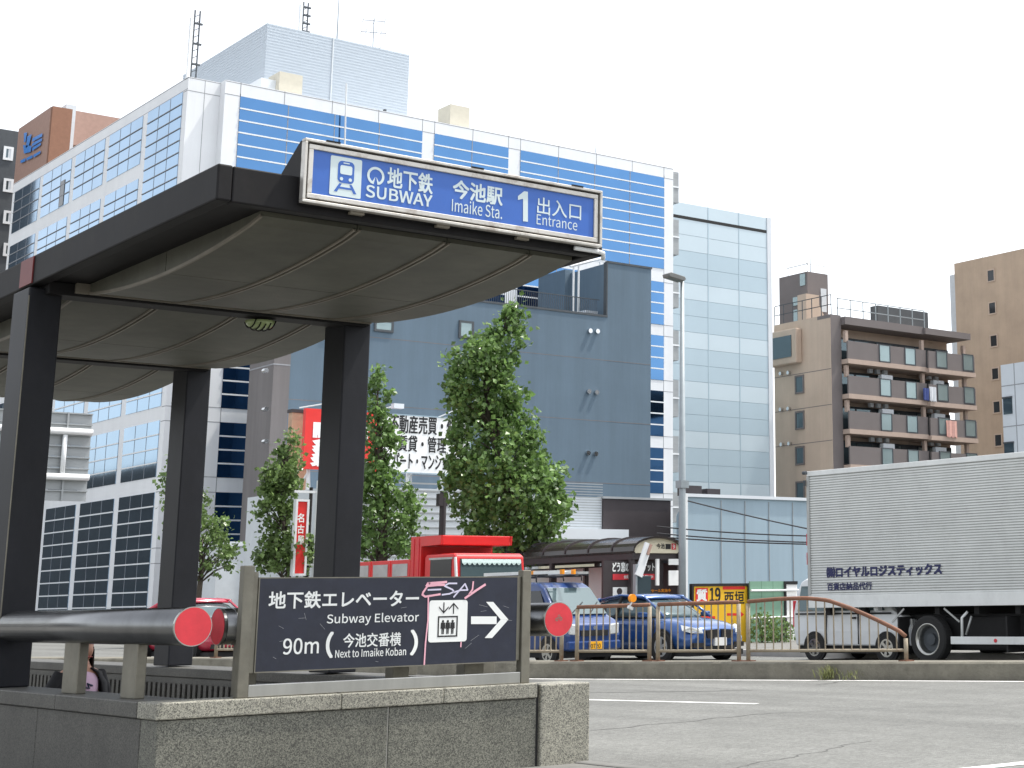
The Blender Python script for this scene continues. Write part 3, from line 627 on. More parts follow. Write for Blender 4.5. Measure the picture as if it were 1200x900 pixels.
gstroke('graffiti_pink', [(560, 132), (430, 142), (418, 160), (500, 152), (545, 152)], .016); gstroke('graffiti_pink', [(440, 140), (395, 205), (390, 222), (410, 235), (515, 218)], .014)
gstroke('graffiti_pink', [(748, 130), (742, 185), (720, 215)], .012); gstroke('graffiti_pink', [(832, 150), (770, 190), (690, 246)], .016); gstroke('graffiti_pink', [(432, 235), (430, 400), (412, 560), (403, 712)], .011, .0035)
gstroke('graffiti_pink', [(662, 555), (660, 588)], .01)
gstroke('graffiti_lilac', [(430, 188), (520, 184)], .011); gstroke('graffiti_lilac', [(632, 142), (575, 142), (545, 160), (600, 185), (612, 200), (580, 215), (528, 222)], .011)
gstroke('graffiti_lilac', [(610, 238), (660, 180), (690, 145), (708, 188), (655, 190), (610, 205)], .011)
random.seed(9)
scr = MB()
for (x, y, l, a) in [(790, 292, 60, 15), (800, 340, 40, -10), (730, 545, 70, -35), (690, 600, 60, -40), (960, 300, 40, 20), (240, 315, 40, -10), (980, 400, 40, 5), (-330, 425, 50, 50), (-620, 440, 40, 30), (-615, 550, 30, -8), (-640, 250, 30, 30), (-480, 388, 50, -4), (-440, 350, 50, 75), (-660, 660, 25, 30), (60, 690, 20, 10)]:
    scr = MB(); stroke(scr, [(x, y), (x + l * math.cos(rad(a)), y + l * math.sin(rad(a)))], .0022, .0008); scr.build('scratch', 'joint', bd)

# tubular hand rails with red end caps
def handrail(label, p, q, r, posts, cap_at, postm='granite_cap'):
    t = thing('handrail', ((p[0] + q[0]) / 2, (p[1] + q[1]) / 2, CAPZ), label, 'handrail', 'tubular hand rails on the granite wall')
    MB().tube([p, q], r, 32).build('pipe', 'steel_dark', t, smooth=False).modifiers.new('b', 'BEVEL').width = .006
    for f in t.children[0].data.polygons: f.use_smooth = len(f.vertices) == 4
    d = (Vector(q) - Vector(p)).normalized()
    for k in cap_at:
        c = Vector(p) if k == 0 else Vector(q); s = -d if k == 0 else d
        u = s.orthogonal().normalized(); v_ = s.cross(u)
        MB().tube([c, c + s * .018], r * 1.03, 40).build('cap_rim', 'steel', t)
        e = MB(); disc(e, c + s * .0195, r * .985, (u, v_), 40); e.build('end_cap', 'red_cap', t)
    for (a, b) in posts: MB().box(a[0], a[1], a[2], a[3], CAPZ, b).build('post', 'steel_worn_shaded', t, bevel=.006)
    return t
pz = 1.16
h1 = handrail('thick steel handrail pipe running away to the left from a full round red cap', (4.09, 10.22, pz), (4.09, 13.66, pz), .115, [((4.06, 4.125, 11.0, 11.25), pz - .10), ((4.06, 4.125, 12.08, 12.38), pz - .10)], (0,))
h2 = handrail('steel handrail pipe behind the navy lift board, its red cap seen edge-on at left', (4.50, 10.78, 1.15), (6.72, 10.78, 1.15), .115, [((4.62, 4.74, 10.72, 10.84), 1.05), ((5.72, 5.84, 10.72, 10.84), 1.05), ((5.86, 5.94, 10.90, 10.96), 1.05), ((6.28, 6.44, 10.72, 10.84), 1.05)], (0,))
MB().tube([(4.57, 10.78, 1.15), (4.60, 10.78, 1.15)], .119, 32).tube([(4.63, 10.78, 1.15), (4.65, 10.78, 1.15)], .119, 32).build('ring', 'chrome', h2)
h3 = handrail('handrail pipe right of the navy board, its red cap stamped with a mark', (6.88, 10.45, 1.147), (6.88, 13.6, 1.147), .12, [((6.82, 6.94, 11.4, 11.66), 1.04), ((6.82, 6.94, 12.6, 12.86), 1.04)], (0,))
e = MB()
for (dx, dz, r_) in ((-.018, .0, .013), (.016, .004, .013), (0, .022, .012)): disc(e, (6.88 + dx, 10.4285, 1.147 + dz), r_, ((1, 0, 0), (0, 0, 1)), 14, r_ * .55)
e.build('emblem', 'seam', h3)

# ================================================================== BUILDINGS
def win(parent, fn, a0, a1, b0, b1, glass, rows=0, mull=(), tm='transom', mm='joint', proud=.03, th=.05, mth=.03):
    """one glazed field on a facade: fn(a, b, out) -> point; rows of transoms and thin vertical joints as sub-parts"""
    def bx(mb, p0, p1, q0, q1, o0, o1):
        vs = [fn(p, q, o) for o in (o0, o1) for p, q in ((p0, q0), (p1, q0), (p1, q1), (p0, q1))]
        mb.add(vs, [(3, 2, 1, 0), (4, 5, 6, 7), (0, 1, 5, 4), (1, 2, 6, 5), (2, 3, 7, 6), (3, 0, 4, 7)])
    g = MB(); bx(g, a0, a1, b0, b1, -.05, proud); o = g.build('window', glass, parent)
    if rows > 1:
        t = MB()
        for i in range(1, rows): z = b0 + (b1 - b0) * i / rows; bx(t, a0, a1, z - th / 2, z + th / 2, .0, proud + .04)
        t.build('transom', tm, o)
    if mull:
        t = MB()
        for a in mull: bx(t, a - mth / 2, a + mth / 2, b0, b1, 0.0, proud + .012)
        t.build('mullion', mm, o)
    return o
fY = lambda y: (lambda a, b, o: (a, y - o, b))
fX = lambda x: (lambda a, b, o: (x - o, a, b))

# --- the big office block
YR, XL = 88.4, 33.45
ob = thing('office_building', (45, 100, 0), 'large white panelled office block with bands of blue reflecting glass behind the grey wall', 'building')
MB().box(35.3, 67.12, YR, 120.2, 0, 30.66).build('wall', 'white_panel', ob)
MB().box(XL, 35.297, YR + .7, 120.2, 0, 30.655).build('corner_wall', 'white_panel', ob)
FL = [(23.44, 29.85), (19.58, 22.5), (15.82, 18.82), (12.07, 15.08), (8.31, 11.28), (4.55, 7.5), (.9, 3.75)]
for (xa, xb) in ((36.2, 47.76), (48.6, 53.9), (54.8, 66.31)):
    for i, (za, zb) in enumerate(FL):
        n = max(2, round((xb - xa) / 3.0))
        win(ob, fY(YR), xa, xb, za, zb, 'glass_blue', 9 if i == 0 else 4, [xa + (xb - xa) * k / n for k in range(1, n)], th=.085, mth=.05)
jb = MB()
def jline(fn, a0, a1, b0, b1):
    vs = [fn(p, q, o) for o in (-.02, .006) for p, q in ((a0, b0), (a1, b0), (a1, b1), (a0, b1))]
    jb.add(vs, [(3, 2, 1, 0), (4, 5, 6, 7), (0, 1, 5, 4), (1, 2, 6, 5), (2, 3, 7, 6), (3, 0, 4, 7)])
for z in [30.6] + [q for f in FL for q in f][1:]:
    jline(fY(YR), 35.3, 67.12, z - .02, z + .02); jline(fX(XL), YR + .7, 89.65, z - .02, z + .02); jline(fY(YR + .7), XL, 35.3, z - .02, z + .02)
for x in (36.2, 38.83, 41.8, 44.8, 47.76, 48.6, 51.3, 53.9, 54.8, 57.7, 60.7, 63.63, 66.31): jline(fY(YR), x - .02, x + .02, 29.86, 30.66)
jline(fY(YR), 36.19, 36.23, 0, 30); jline(fY(YR), 66.31, 66.35, 0, 30); jline(fY(YR + .7), 34.4, 34.43, 0, 30.6)
jline(fX(XL), 89.1, 120.2, 30.58, 30.62); jline(fX(XL), 89.1, 120.2, 29.93, 29.96)
jb.build('panel_joint', 'joint', ob)
BAYS = [(89.75, 94.95), (95.75, 101.2), (102.0, 107.25), (108.05, 113.55), (114.3, 119.6)]
for i, (ya, yb) in enumerate(BAYS):
    m_ = [ya + (yb - ya) * k / 3 for k in (1, 2)] if i != 1 else [ya + 1.9, ya + 3.6]
    if i == 0: win(ob, fX(XL), ya, yb, 23.5, 29.9, 'glass_sky', 9, m_, tm='joint', th=.05)
    else:
        win(ob, fX(XL), ya, yb, 26.95, 29.9, 'glass_sky', 4, m_, tm='joint', th=.05)
        win(ob, fX(XL), ya, yb, 23.5, 26.05, 'glass_sky', 4, m_, tm='joint', th=.05)
    for za, zb in ((19.7, 22.5), (15.9, 18.8), (12.12, 15.05), (8.32, 11.35), (.8, 7.5)):
        win(ob, fX(XL), ya, yb, za, zb, 'glass_sky', 9 if zb < 8 else 4, m_, tm='transom', th=.07)
MB().box(XL - .06, XL - .03, 109.0, 109.75, 27.0, 28.7).build('open_window', 'glass_dark', ob)
# roof structures
pe = MB().box(41.4, 51.5, 97.5, 111.3, 30.66, 38.0).build('penthouse', 'white_rib', ob)
r_ = MB()
for k in range(36):
    z = 30.9 + k * .2; r_.box(41.38, 41.4, 97.5, 111.3, z, z + .09); r_.box(41.4, 51.5, 97.48, 97.5, z, z + .09)
r_.build('rib', 'white_rib', pe)
MB().box(45.9, 45.98, 97.44, 97.48, 30.7, 38).build('conduit', 'siding', pe)
def roofbox(u0, u1, v0, v1, y, m_, name, dy=1.6):
    a = aty(u0, v0, y); b = aty(u1, v1, y); z1 = (a[2] + aty(u1, v0, y)[2]) / 2
    return MB().box(a[0], b[0], y, y + dy, 30.66, aty((u0 + u1) / 2, v0, y)[2]).build(name, m_, ob)
roofbox(328, 354, 86, 107, 90.5, 'beige', 'roof_cabinet'); roofbox(528, 550, 124, 146, 90.5, 'beige', 'roof_cabinet')
ac = roofbox(306, 327, 93, 104, 91, 'wall_white', 'roof_unit')
MB().box(39.5, 46.5, 92.3, 92.45, 31.6, 31.75).box(39.7, 46.2, 92.5, 93.4, 30.66, 31.5).build('roof_rail', 'wall_char', ob)
MB().box(47.0, 47.15, 92, 92.2, 30.66, 32.0).box(47.6, 47.75, 92, 92.2, 30.66, 31.8).box(49.2, 50.2, 92, 92.2, 30.66, 31.6).box(51.2, 51.35, 92, 92.2, 30.66, 31.9).build('roof_post', 'wall_char', ob)
MB().tube([aty(404, 170, 88.0), aty(406, 98, 88.0)], .05, 6).build('roof_pole', 'pole_white', ob)
for (va, vb) in ((201, 237), (257, 298), (326, 360), (387, 422), (445, 488), (511, 553), (577, 612)):
    za, zb = aty(790, va, 88.6)[2], aty(790, vb, 88.6)[2]
    o = MB().box(67.125, 67.75, 88.6, 91.5, zb, za).build('vent_box', 'panel_back', ob)
    MB().box(67.2, 67.78, 88.55, 88.6, (za + zb) / 2 - .05, (za + zb) / 2 + .05).build('trim', 'transom', o)
# masts and aerials
def mast(base, h, label, kind):
    t = thing('antenna_mast', base, label, 'antenna'); b = Vector(base)
    if kind == 'cell':
        g = MB()
        for dx in (-.16, .16): g.tube([b + Vector((dx, 0, 0)), b + Vector((dx, 0, h))], .045, 6)
        for k in range(int(h / .45)): g.bar(b + Vector((-.16, 0, .2 + k * .45)), b + Vector((.16, 0, .42 + k * .45)), .04, .04)
        g.build('lattice', 'wall_char', t)
        MB().box(b.x - .42, b.x - .24, b.y - .1, b.y + .1, b.z + h * .25, b.z + h * .92).build('panel_antenna', 'pole_white', t)
        g = MB()
        for k in range(4): z = b.z + h * (.3 + .19 * k); g.box(b.x - .24, b.x + .35, b.y - .07, b.y + .07, z, z + .1)
        g.build('bracket', 'wall_char', t)
    elif kind == 'rod':
        MB().tube([b, b + Vector((0, 0, h))], [.05, .02], 6).build('rod', 'pole_grey', t)
    else:
        MB().tube([b, b + Vector((0, 0, h))], .03, 6).build('pole', 'pole_grey', t)
        for zz, n, L in ((.95, 3, 1.5), (.62, 6, 1.7), (.2, 4, 1.0)):
            g = MB(); c = b + Vector((0, 0, h * zz)); d = Vector((.94, -.3, .04)); g.bar(c - d * L / 2, c + d * L / 2, .03, .03)
            for k in range(n): q = c - d * L / 2 + d * L * k / (n - 1); g.bar(q - Vector((.25, .6, 0)), q + Vector((.25, .6, 0)), .02, .02)
            g.build('aerial', 'wall_char', t)
    return t
p0 = aty(227, 82, 97.0); p1 = aty(230, 12, 97.0); mast((p0[0], 97, 30.66), p1[2] - 30.66, 'lattice phone mast on the roof left of the white penthouse', 'cell')
p0 = aty(357, 36, 100); p1 = aty(359, 3, 100); mast((p0[0], 100, 38), p1[2] - 38, 'short phone mast on top of the white penthouse', 'cell')
p0 = aty(395, 44, 99); mast((p0[0], 99, 38), aty(396, -12, 99)[2] - 38, 'thin lightning rod on the white penthouse roof', 'rod')
p0 = aty(437, 54, 99); mast((p0[0], 99, 38), aty(437, 22, 99)[2] - 38, 'television aerial with crossed arms on the penthouse roof', 'tv')
p0 = aty(641, 165, 96); mast((p0[0], 96, 30.66), aty(641, 148, 96)[2] - 30.66, 'thin rod on the roof edge above the blue entrance sign', 'rod')
p0 = aty(698, 178, 90); mast((p0[0], 90, 30.66), aty(698, 170, 90)[2] - 30.66, 'tiny hooked post on the office roof edge above the sign corner', 'rod')

# --- pale glass tower behind
tw_ = thing('glass_tower', (80, 105, 0), 'pale blue glass tower with thin gridded panels right of the office block', 'building')
TY = 100.4; ztop = atz(902, 256, 32)[2]; TX1 = 86.15; TX0 = 74.5
MB().box(TX0, TX1, TY, 118, 0, 32).build('wall', 'glass_tower', tw_)
rows = []
z = 32.0
k = 0
while z > 1:
    h = 1.28; 
    MB().box(TX0, TX1 - .35, TY - .04, TY - .001, z - h + .015, z - .015).build('glass_band', 'glass_tower_b' if k % 3 == 2 or k < 2 else 'glass_tower', tw_)
    z -= h; k += 1
jm = MB()
for u in (830, 866.5): x = aty(u, 400, TY)[0]; jm.box(x - .05, x + .05, TY - .06, TY - .041, .5, 32)
jm.build('vertical_joint', 'glass_tower', tw_)
MB().box(TX1 - .34, TX1 + .1, TY - .1, TY - .002, 0, 32.05).build('corner_trim', 'wall_white', tw_)
za = aty(905, 273, TY)[2]; MB().box(TX0, TX1 - .4, TY - .07, TY - .041, za - .12, za + .12).build('dark_slot', 'dark_gap', tw_)

# --- slate-blue building with blank side wall
GY, GX0 = 80.0, 36.2
gb = thing('slate_building', (48, 82, 0), 'slate blue-grey building with a large blank side wall behind the trees', 'building')
xr = aty(762, 587, GY)[0]; xs = aty(712, 340, GY)[0]; zt = aty(712, 308, GY)[2]; zl = aty(712, 372, GY)[2]; xp = aty(331, 600, GY)[0]
YEND = 82.9
MB().box(xp, xp + 3, GY, YEND, 0, zl).build('wall', 'wall_grey', gb); MB().box(xp + 3.002, xs - .003, GY, 87.5, 0, zl).build('wall', 'wall_grey', gb)
MB().box(xs, xr, GY + .004, 87.5, 0, zt).build('tower_wall', 'wall_grey', gb)
MB().box(35.35, xp - .003, GY - .02, YEND, 0, zl + .2).build('front_wall', 'wall_brown', gb)
MB().box(35.33, xp, GY - .03, YEND, 13.4, 13.47).build('joint', 'joint', gb)
MB().box(xs - .08, xs - .005, GY - .03, GY + .3, zl, zt + .05).box(xp, xs, GY - .04, GY + .3, zl + .001, zl + .12).box(xs, xr + .05, GY - .04, GY + .3, zt + .001, zt + .12).build('coping', 'wall_char', gb)
rl = MB(); 
rl.box(xs - 13, xs - .3, GY + .4, GY + .44, zl + 1.05, zl + 1.1); rl.box(xs - 13, xs - .3, GY + .4, GY + .44, zl + .15, zl + .2)
for kx in range(90): rl.box(xs - 13 + kx * .14, xs - 13 + kx * .14 + .025, GY + .41, GY + .43, zl + .15, zl + 1.07)
rl.build('terrace_rail', 'wall_char', gb)
xh = aty(662, 340, GY + 4)[0]
hut = MB().box(xh, xs + .2, GY + 4, GY + 7, zl, aty(680, 318, GY + 4)[2]).build('roof_room', 'wall_grey', gb)
MB().box(xh + 2.1, xh + 3.2, GY + 3.96, GY + 3.999, zl, zl + 2.0).build('door', 'glass_window', hut)
pp = MB()
for u in (672, 678, 703, 708): q = aty(u, 330, GY + 1.2); pp.tube([(q[0], GY + 1.2, zl), (q[0], GY + 1.2, zl + 3.2 + (u > 700) * .4)], .06, 8)
pp.tube([aty(668, 312, GY + 1.2), aty(708, 302, GY + 1.2)], .09, 8); pp.build('white_pipe', 'pole_white', gb)
MB().box(xh - .5, xh + 1.2, GY + 1, GY + 2, zl, zl + .5).box(xs - 1.5, xs - .3, GY + 1, GY + 2, zl, zl + .35).build('roof_unit', 'wall_white', gb)
for (u, v) in ((690.5, 388), (699, 388.5), (689, 459), (698, 460), (688, 531), (697, 532)):
    q = aty(u, v, GY); g = MB(); g.tube([(q[0], GY - .16, q[2]), (q[0], GY + .01, q[2])], .14, 12); g.build('vent_cap', 'chrome', gb)
for (u0, u1, v0, v1) in ((539, 553, 379, 394), (440, 459, 378, 386), (381, 392, 379, 394)):
    a = aty(u0, v1, GY); b = aty(u1, v0, GY); o = MB().box(a[0], b[0], GY - .05, GY + .02, a[2], b[2]).build('window', 'glass_pale', gb)
    frame(MB(), a[0] - .1, b[0] + .1, a[2] - .1, b[2] + .1, .12, GY - .08, GY - .001).build('frame', 'wall_char', o)
jg = MB()
for z in (zl - 2.6, zl - 6.2, zl - 9.8, zl - 13.4): jg.box(xp, xr, GY - .003, GY + .003, z, z + .035)
jg.build('panel_joint', 'wall_brown', gb)
for v in (434, 479.5, 517):
    q = aty(313, v, GY - .3); MB().tube([(q[0] - .05, GY - .35, q[2]), (q[0] - .05, GY - .02, q[2])], .12, 10).build('wall_lamp', 'chrome', gb)

# --- rose-brown building and charcoal flats far left
YB = 150.0
q0 = atz(22, 151, 42); q1 = atz(60, 125, 42); q2 = atz(72, 126, 42)
rb = thing('rose_building', (q1[0], q1[1], 0), 'rose-brown building with a blue roof sign peeping over the office roof', 'building')
xw = q0[0]; ya, yb = q1[1], q0[1]
MB().box(xw, xw + 1.6, ya, yb, 0, 42).build('sign_wall', 'wall_rose', rb)
MB().box(xw + .05, xw + 1.62, ya - .3, ya - .004, 0, 42).build('end_wall', 'wall_rust', rb)
a = aty(80, 122, ya + 3); b = aty(146, 134, ya + 3)
MB().box(a[0] - .6, a[0] + .2, ya + 1.5, ya + 12, 0, 42.9).build('side_wall', 'siding', rb)
MB().box(a[0] + .2, b[0] + 3, ya + 2.6, ya + 12, 39.8, 42.8).box(a[0] + .21, b[0] + 3, ya + 5.5, ya + 12, 0, 39.8).build('main_wall', 'wall_rose', rb)
MB().box(a[0] + .2, b[0] + 3, ya + 2.5, ya + 5.5, 0, 35.6).build('balcony', 'beige', rb)
MB().box(a[0] + 3, a[0] + 5.4, ya + 5.45, ya + 5.499, 35.7, 38.6).build('window', 'glass_dark', rb)
lg = MB(); fnx = lambda a_, b_: (xw - .12, a_, b_)
def lpt(x, y): q = atx(x / 5.0, 80 + y / 5.0, xw - .12); return (xw - .12, q[1], q[2])
for pts in ([(140, 380), (158, 375), (150, 430), (140, 435)], [(160, 400), (185, 385), (170, 450), (150, 470)], [(135, 450), (185, 455), (180, 490), (140, 500)], [(190, 410), (248, 380), (246, 400), (188, 432)], [(188, 440), (246, 408), (244, 425), (186, 460)], [(190, 465), (240, 435), (238, 450), (188, 485)], [(120, 540), (150, 525), (148, 545), (120, 556)], [(155, 525), (190, 508), (190, 525), (155, 541)], [(196, 506), (238, 482), (236, 498), (196, 524)]):
    lg.add([lpt(*p) for p in pts], [(0, 1, 2, 3)])
lg.build('emblem', 'logo_blue', rb)
q = atz(20, 154, 45); fl = thing('charcoal_flats', (q[0] - 3, q[1], 0), 'charcoal apartment building with small white windows at the far left edge', 'building')
yf = q[1] - 2; xq = aty(20, 154, yf)[0]; z_ = aty(20, 154, yf)[2]
MB().box(xq - 22, xq + 2, yf, yf + 10, 0, z_).build('wall', 'wall_char', fl)
for v in (180, 217.5, 255, 293):
    a = aty(3, v + 7, yf); b = aty(16, v - 7, yf)
    for dx in (0, -6.5):
        o = frame(MB(), a[0] + dx, b[0] + dx, a[2], b[2], .22, yf - .1, yf - .001).build('window', 'transom', fl)
        MB().box(a[0] + dx + .2, b[0] + dx - .2, yf - .05, yf - .002, a[2] + .2, b[2] - .2).build('pane', 'glass_window', o)
        MB().box((a[0] + b[0]) / 2 + dx, b[0] + dx - .2, yf - .07, yf - .051, a[2] + .2, b[2] - .2).build('blind', 'wall_white', o)

# --- tan apartment block with balconies
AZ = 24.0
c1 = atz(973, 368, AZ); AX, AYn = c1[0], c1[1]; AYf = atx(907, 389, AX)[1]
ap = thing('apartment_block', (AX, AYn, 0), 'tan apartment block with rows of taupe balconies and a roof stair tower', 'building')
xS = aty(987, 450, AYn)[0]; xE = aty(1127, 450, AYn)[0]
MB().box(AX, xE, AYn + 1.6, AYf, 0, AZ).build('wall', 'wall_tan', ap)
MB().box(AX + .003, xS, AYn, AYn + 1.597, 0, AZ).build('corner_wall', 'wall_taupe', ap)
MB().box(AX - .02, AX + .5, AYn + .003, AYf - .004, 0, AZ - .3).build('side_wall', 'wall_tan', ap)
zl_ = [aty(988, v, AYn)[2] for v in (425.6, 467, 508, 549)]; fh = (zl_[0] - zl_[3]) / 3
ztopb = zl_[0]
zr = aty(988, 372, AYn)[2]; zrb = aty(988, 381, AYn)[2]
xm = aty(1077, 400, AYn)[0]
MB().box(xS, xm, AYn - .5, AYf - 2, zrb, zr).box(xm, xE + .5, AYn - .8, AYf - 2, zrb, zr - .1).build('roof_slab', 'wall_taupe', ap)
def bx_(u, v): q = aty(u, v, AYn - 1.0); return q
for fI in range(6):
    zb = ztopb - fh * fI
    bal = MB().box(xS, xm, AYn - .75, AYn - .6, zb + .28, zb + 1.75).box(xm, xE + .6, AYn - 1.05, AYn - .9, zb + .2, zb + 1.68).box(xE + .45, xE + .6, AYn - .9, AYn + 1.6, zb + .2, zb + 1.68).build('balcony', 'wall_taupe', ap)
    MB().box(xS - .03, xm, AYn - .8, AYn + 1.6, zb - .1, zb + .28).box(xm, xE + .65, AYn - 1.1, AYn + 1.6, zb - .18, zb + .199).build('slab_edge', 'slab_pink', bal)
    g = MB()
    for (xa, wd, y_) in ((xS + 3.6, 1.15, AYn - .78), (xS + 6.6, 1.15, AYn - .78), (xm + 1.0, 1.2, AYn - 1.08), (xm + 4.3, 1.2, AYn - 1.08)):
        p = MB().box(xa, xa + wd, y_, y_ + .06, zb + .4, zb + 1.72).build('balcony_glass', 'glass_pale', bal)
        frame(MB(), xa - .07, xa + wd + .07, zb + .3, zb + 1.78, .08, y_ - .03, y_ + .1).build('glass_frame', 'wall_char', bal)
    # rooms behind
    bk = MB().box(xS, xE, AYn + 1.5, AYn + 1.599, zb + .28, zb + fh - .4).build('recess_wall', 'wall_char', ap)
    for (xa, xb) in ((xS + 1.0, xS + 4.6), (xS + 5.3, xm - 1.0), (xm + .9, xm + 3.6), (xm + 4.0, xE - .8)):
        o = MB().box(xa, xb, AYn + 1.42, AYn + 1.499, zb + .5, zb + 2.35).build('window', 'glass_window', ap)
        frame(MB(), xa, xb, zb + .5, zb + 2.35, .09, AYn + 1.36, AYn + 1.419).box((xa + xb) / 2 - .05, (xa + xb) / 2 + .05, AYn + 1.36, AYn + 1.419, zb + .6, zb + 2.25).build('frame', 'wall_char', o)
    for xa in (xS + .1, xm - .15, xE - .1): MB().box(xa, xa + .3, AYn - .4, AYn - .1, zb + 1.7, zb + fh - .2).build('post', 'slab_pink', ap)
    if fI > 0:
        for xa in (xS + 4.2, xm + 1.3):
            o = MB().box(xa, xa + 1.3, AYn - .3, AYn + .1, zb + 1.3, zb + 2.2).build('cooling_unit', 'siding', ap)
            for k in range(3): MB().box(xa - .5 + k * .85, xa - .1 + k * .85, AYn + .6, AYn + .9, zb + 2.4, zb + 3.1).build('duct_box', 'siding', o)
for (u, v) in ((937.5, 450.5), (937.8, 492.5), (938, 534), (938.5, 575)):
    q = atx(u, v, AX); o = MB().box(AX - .06, AX + .02, q[1] - .42, q[1] + .42, q[2] - .62, q[2] + .62).build('window', 'glass_window', ap)
    frm = MB(); 
    for s in ((-.56, -.42, -.76, .76), (.42, .56, -.76, .76), (-.42, .42, .62, .76), (-.42, .42, -.76, -.62)): frm.box(AX - .1, AX - .001, q[1] + s[0], q[1] + s[1], q[2] + s[2], q[2] + s[3])
    frm.build('frame', 'wall_taupe', o)
q = atx(922.5, 409, AX); o = MB().box(AX - .7, AX - .021, q[1] - 1.9, q[1] + 1.9, q[2] - 1.4, q[2] + 1.5).build('bay_window', 'wall_tan', ap, bevel=.1)
MB().box(AX - .76, AX - .701, q[1] - 1.35, q[1] + 1.35, q[2] - .85, q[2] + .95).build('pane', 'glass_window', o)
for (u, v) in ((917, 438), (926, 437), (917, 480), (926, 479), (918, 521), (927, 520)):
    q = atx(u, v, AX); MB().tube([(AX - .3, q[1], q[2]), (AX, q[1], q[2])], .16, 10).build('vent_cap', 'chrome', ap)
jz = MB()
for v in (432, 474, 516): q = atx(973, v, AX); jz.box(AX - .026, AX - .0205, AYn + .01, AYf - .01, q[2] - .03, q[2] + .03)
jz.build('joint', 'wall_taupe', ap)
# roof stair tower and rails
cT = atz(946, 318, 31.0); zb0 = AZ
tX, tY = cT[0], cT[1]; tYf = atx(913, 326, tX)[1]; tXe = aty(970, 322, tY)[0]
st = MB().box(tX, tXe, tY, tYf, AZ - 2, 31.0).build('stair_tower', 'wall_taupe', ap)
for (u, v, a_, b_) in ((941, 328, .35, .55), (934, 353, .5, .4), (933, 373, .28, .8)):
    q = atx(u, v, tX); MB().box(tX - .08, tX - .001, q[1] - a_, q[1] + a_, q[2] - b_, q[2] + b_).build('window', 'glass_pale', st)
q = aty(965, 352, tY); MB().box(q[0] - .35, q[0] + .35, tY - .05, tY - .001, q[2] - 1.1, q[2] + 1.1).build('window', 'siding', st)
q = aty(953, 353, tY - 1.5); MB().box(q[0] - .6, q[0] + 1.0, tY - 1.2, tY - .01, AZ, q[2] + .7).prism([(q[0] + 1.0, AZ), (q[0] + 3.4, AZ), (q[0] + 1.0, q[2] - .2)], tY - 1.2, tY - .01).build('ramp', 'wall_tan', ap)
rr_ = MB()
for z in (.8, 1.6): rr_.box(AX + .1, AX + .16, AYn, AYf, AZ + z, AZ + z + .06)
for k in range(7): y = AYn + (AYf - AYn) * k / 6; rr_.box(AX + .1, AX + .15, y, y + .06, AZ, AZ + 1.6)
rr_.build('roof_rail', 'wall_char', ap)
rr_ = MB()
for z in (.8, 1.6): rr_.box(xS, xE - 4, AYn + .4, AYn + .46, zr + z, zr + z + .07)
for k in range(8): x = xS + (xE - 4 - xS) * k / 7; rr_.box(x, x + .07, AYn + .4, AYn + .46, zr, zr + 1.65)
rr_.build('roof_rail', 'pole_grey', ap)
MB().box(xE - 6, xE + .3, AYn + 5, AYf - 3, AZ, AZ + 2.3).build('roof_room', 'wall_char', ap)
tr_ = MB()
for (dx, dy) in ((.3, .3), (2.4, .3), (.3, 3), (2.4, 3)): tr_.tube([(tX + dx, tY + dy, 31), (tX + dx, tY + dy, 31.8)], .04, 6)
tr_.box(tX + .2, tX + 2.6, tY + .25, tY + .32, 31.75, 31.85).box(tX + .2, tX + .28, tY + .25, tY + 3.1, 31.75, 31.85).build('roof_frame', 'pole_white', ap)
mast((tX + 2.2, tY + 2, 31), 4.6, 'thin rod aerial on the apartment stair tower', 'rod')
# laundry on the balconies
for (u, v, wd, hh, mm, lab) in ((1086, 461, .7, .9, 'cloth_blue', 'dark blue laundry hung on an apartment balcony'), (1094, 461, .8, 1.1, 'cloth_white', 'white laundry hung on an apartment balcony'), (1116, 502, 1.3, 1.3, 'cloth_pink', 'pink bedding hung over a lower apartment balcony')):
    q = aty(u, v, AYn - 1.25); g = MB(); n = 8
    vs = [(q[0] - wd / 2 + wd * i / n, AYn - 1.22 + .06 * math.sin(i * 1.9), q[2] + s * hh / 2 - (i % 3) * .08 * (s < 0)) for s in (-1, 1) for i in range(n + 1)]
    vs += [(x, y + .05, z) for x, y, z in vs]; k = n + 1; fs = []
    for i in range(n): fs += [(i, i + 1, k + i + 1, k + i), (2 * k + i, 3 * k + i, 3 * k + i + 1, 2 * k + i + 1)]
    g.add(vs, fs); tag(g.build('laundry', mm), lab, 'laundry')

# --- orange-brown block and small white building, far right
OX = atz(1118, 309, 33)[0]; yo1 = atz(1118, 309, 33)[1]
oB = thing('orange_block', (OX, yo1 - 12, 0), 'orange-brown tiled block with a column of tiny windows at the right edge', 'building')
MB().box(OX, OX + 16, yo1 - 26, yo1, 0, 33).build('wall', 'wall_orange', oB)
MB().box(OX + 1.0, OX + 6, yo1 + .01, yo1 + 1.6, 0, 32.2).build('stair_wall', 'siding', oB)
for v in (323, 361, 399.5, 438, 477, 516):
    q = atx(1161.5 + (v - 323) * .045, v, OX); o = MB().box(OX - .03, OX + .02, q[1] - .38, q[1] + .38, q[2] - .5, q[2] + .5).build('window', 'glass_dark', oB)
    f_ = MB(); 
    for s in ((-.5, -.38, -.62, .62), (.38, .5, -.62, .62), (-.38, .38, .5, .62), (-.38, .38, -.62, -.5)): f_.box(OX - .07, OX - .001, q[1] + s[0], q[1] + s[1], q[2] + s[2], q[2] + s[3])
    f_.build('frame', 'wall_tan', o)
MB().box(OX - .02, OX - .001, yo1 - 9.6, yo1 - 9.5, 0, 33).build('joint', 'wall_taupe', oB)
mast((OX + 3, yo1 - 1, 33), 3.2, 'thin rod aerial on the orange-brown block', 'rod')
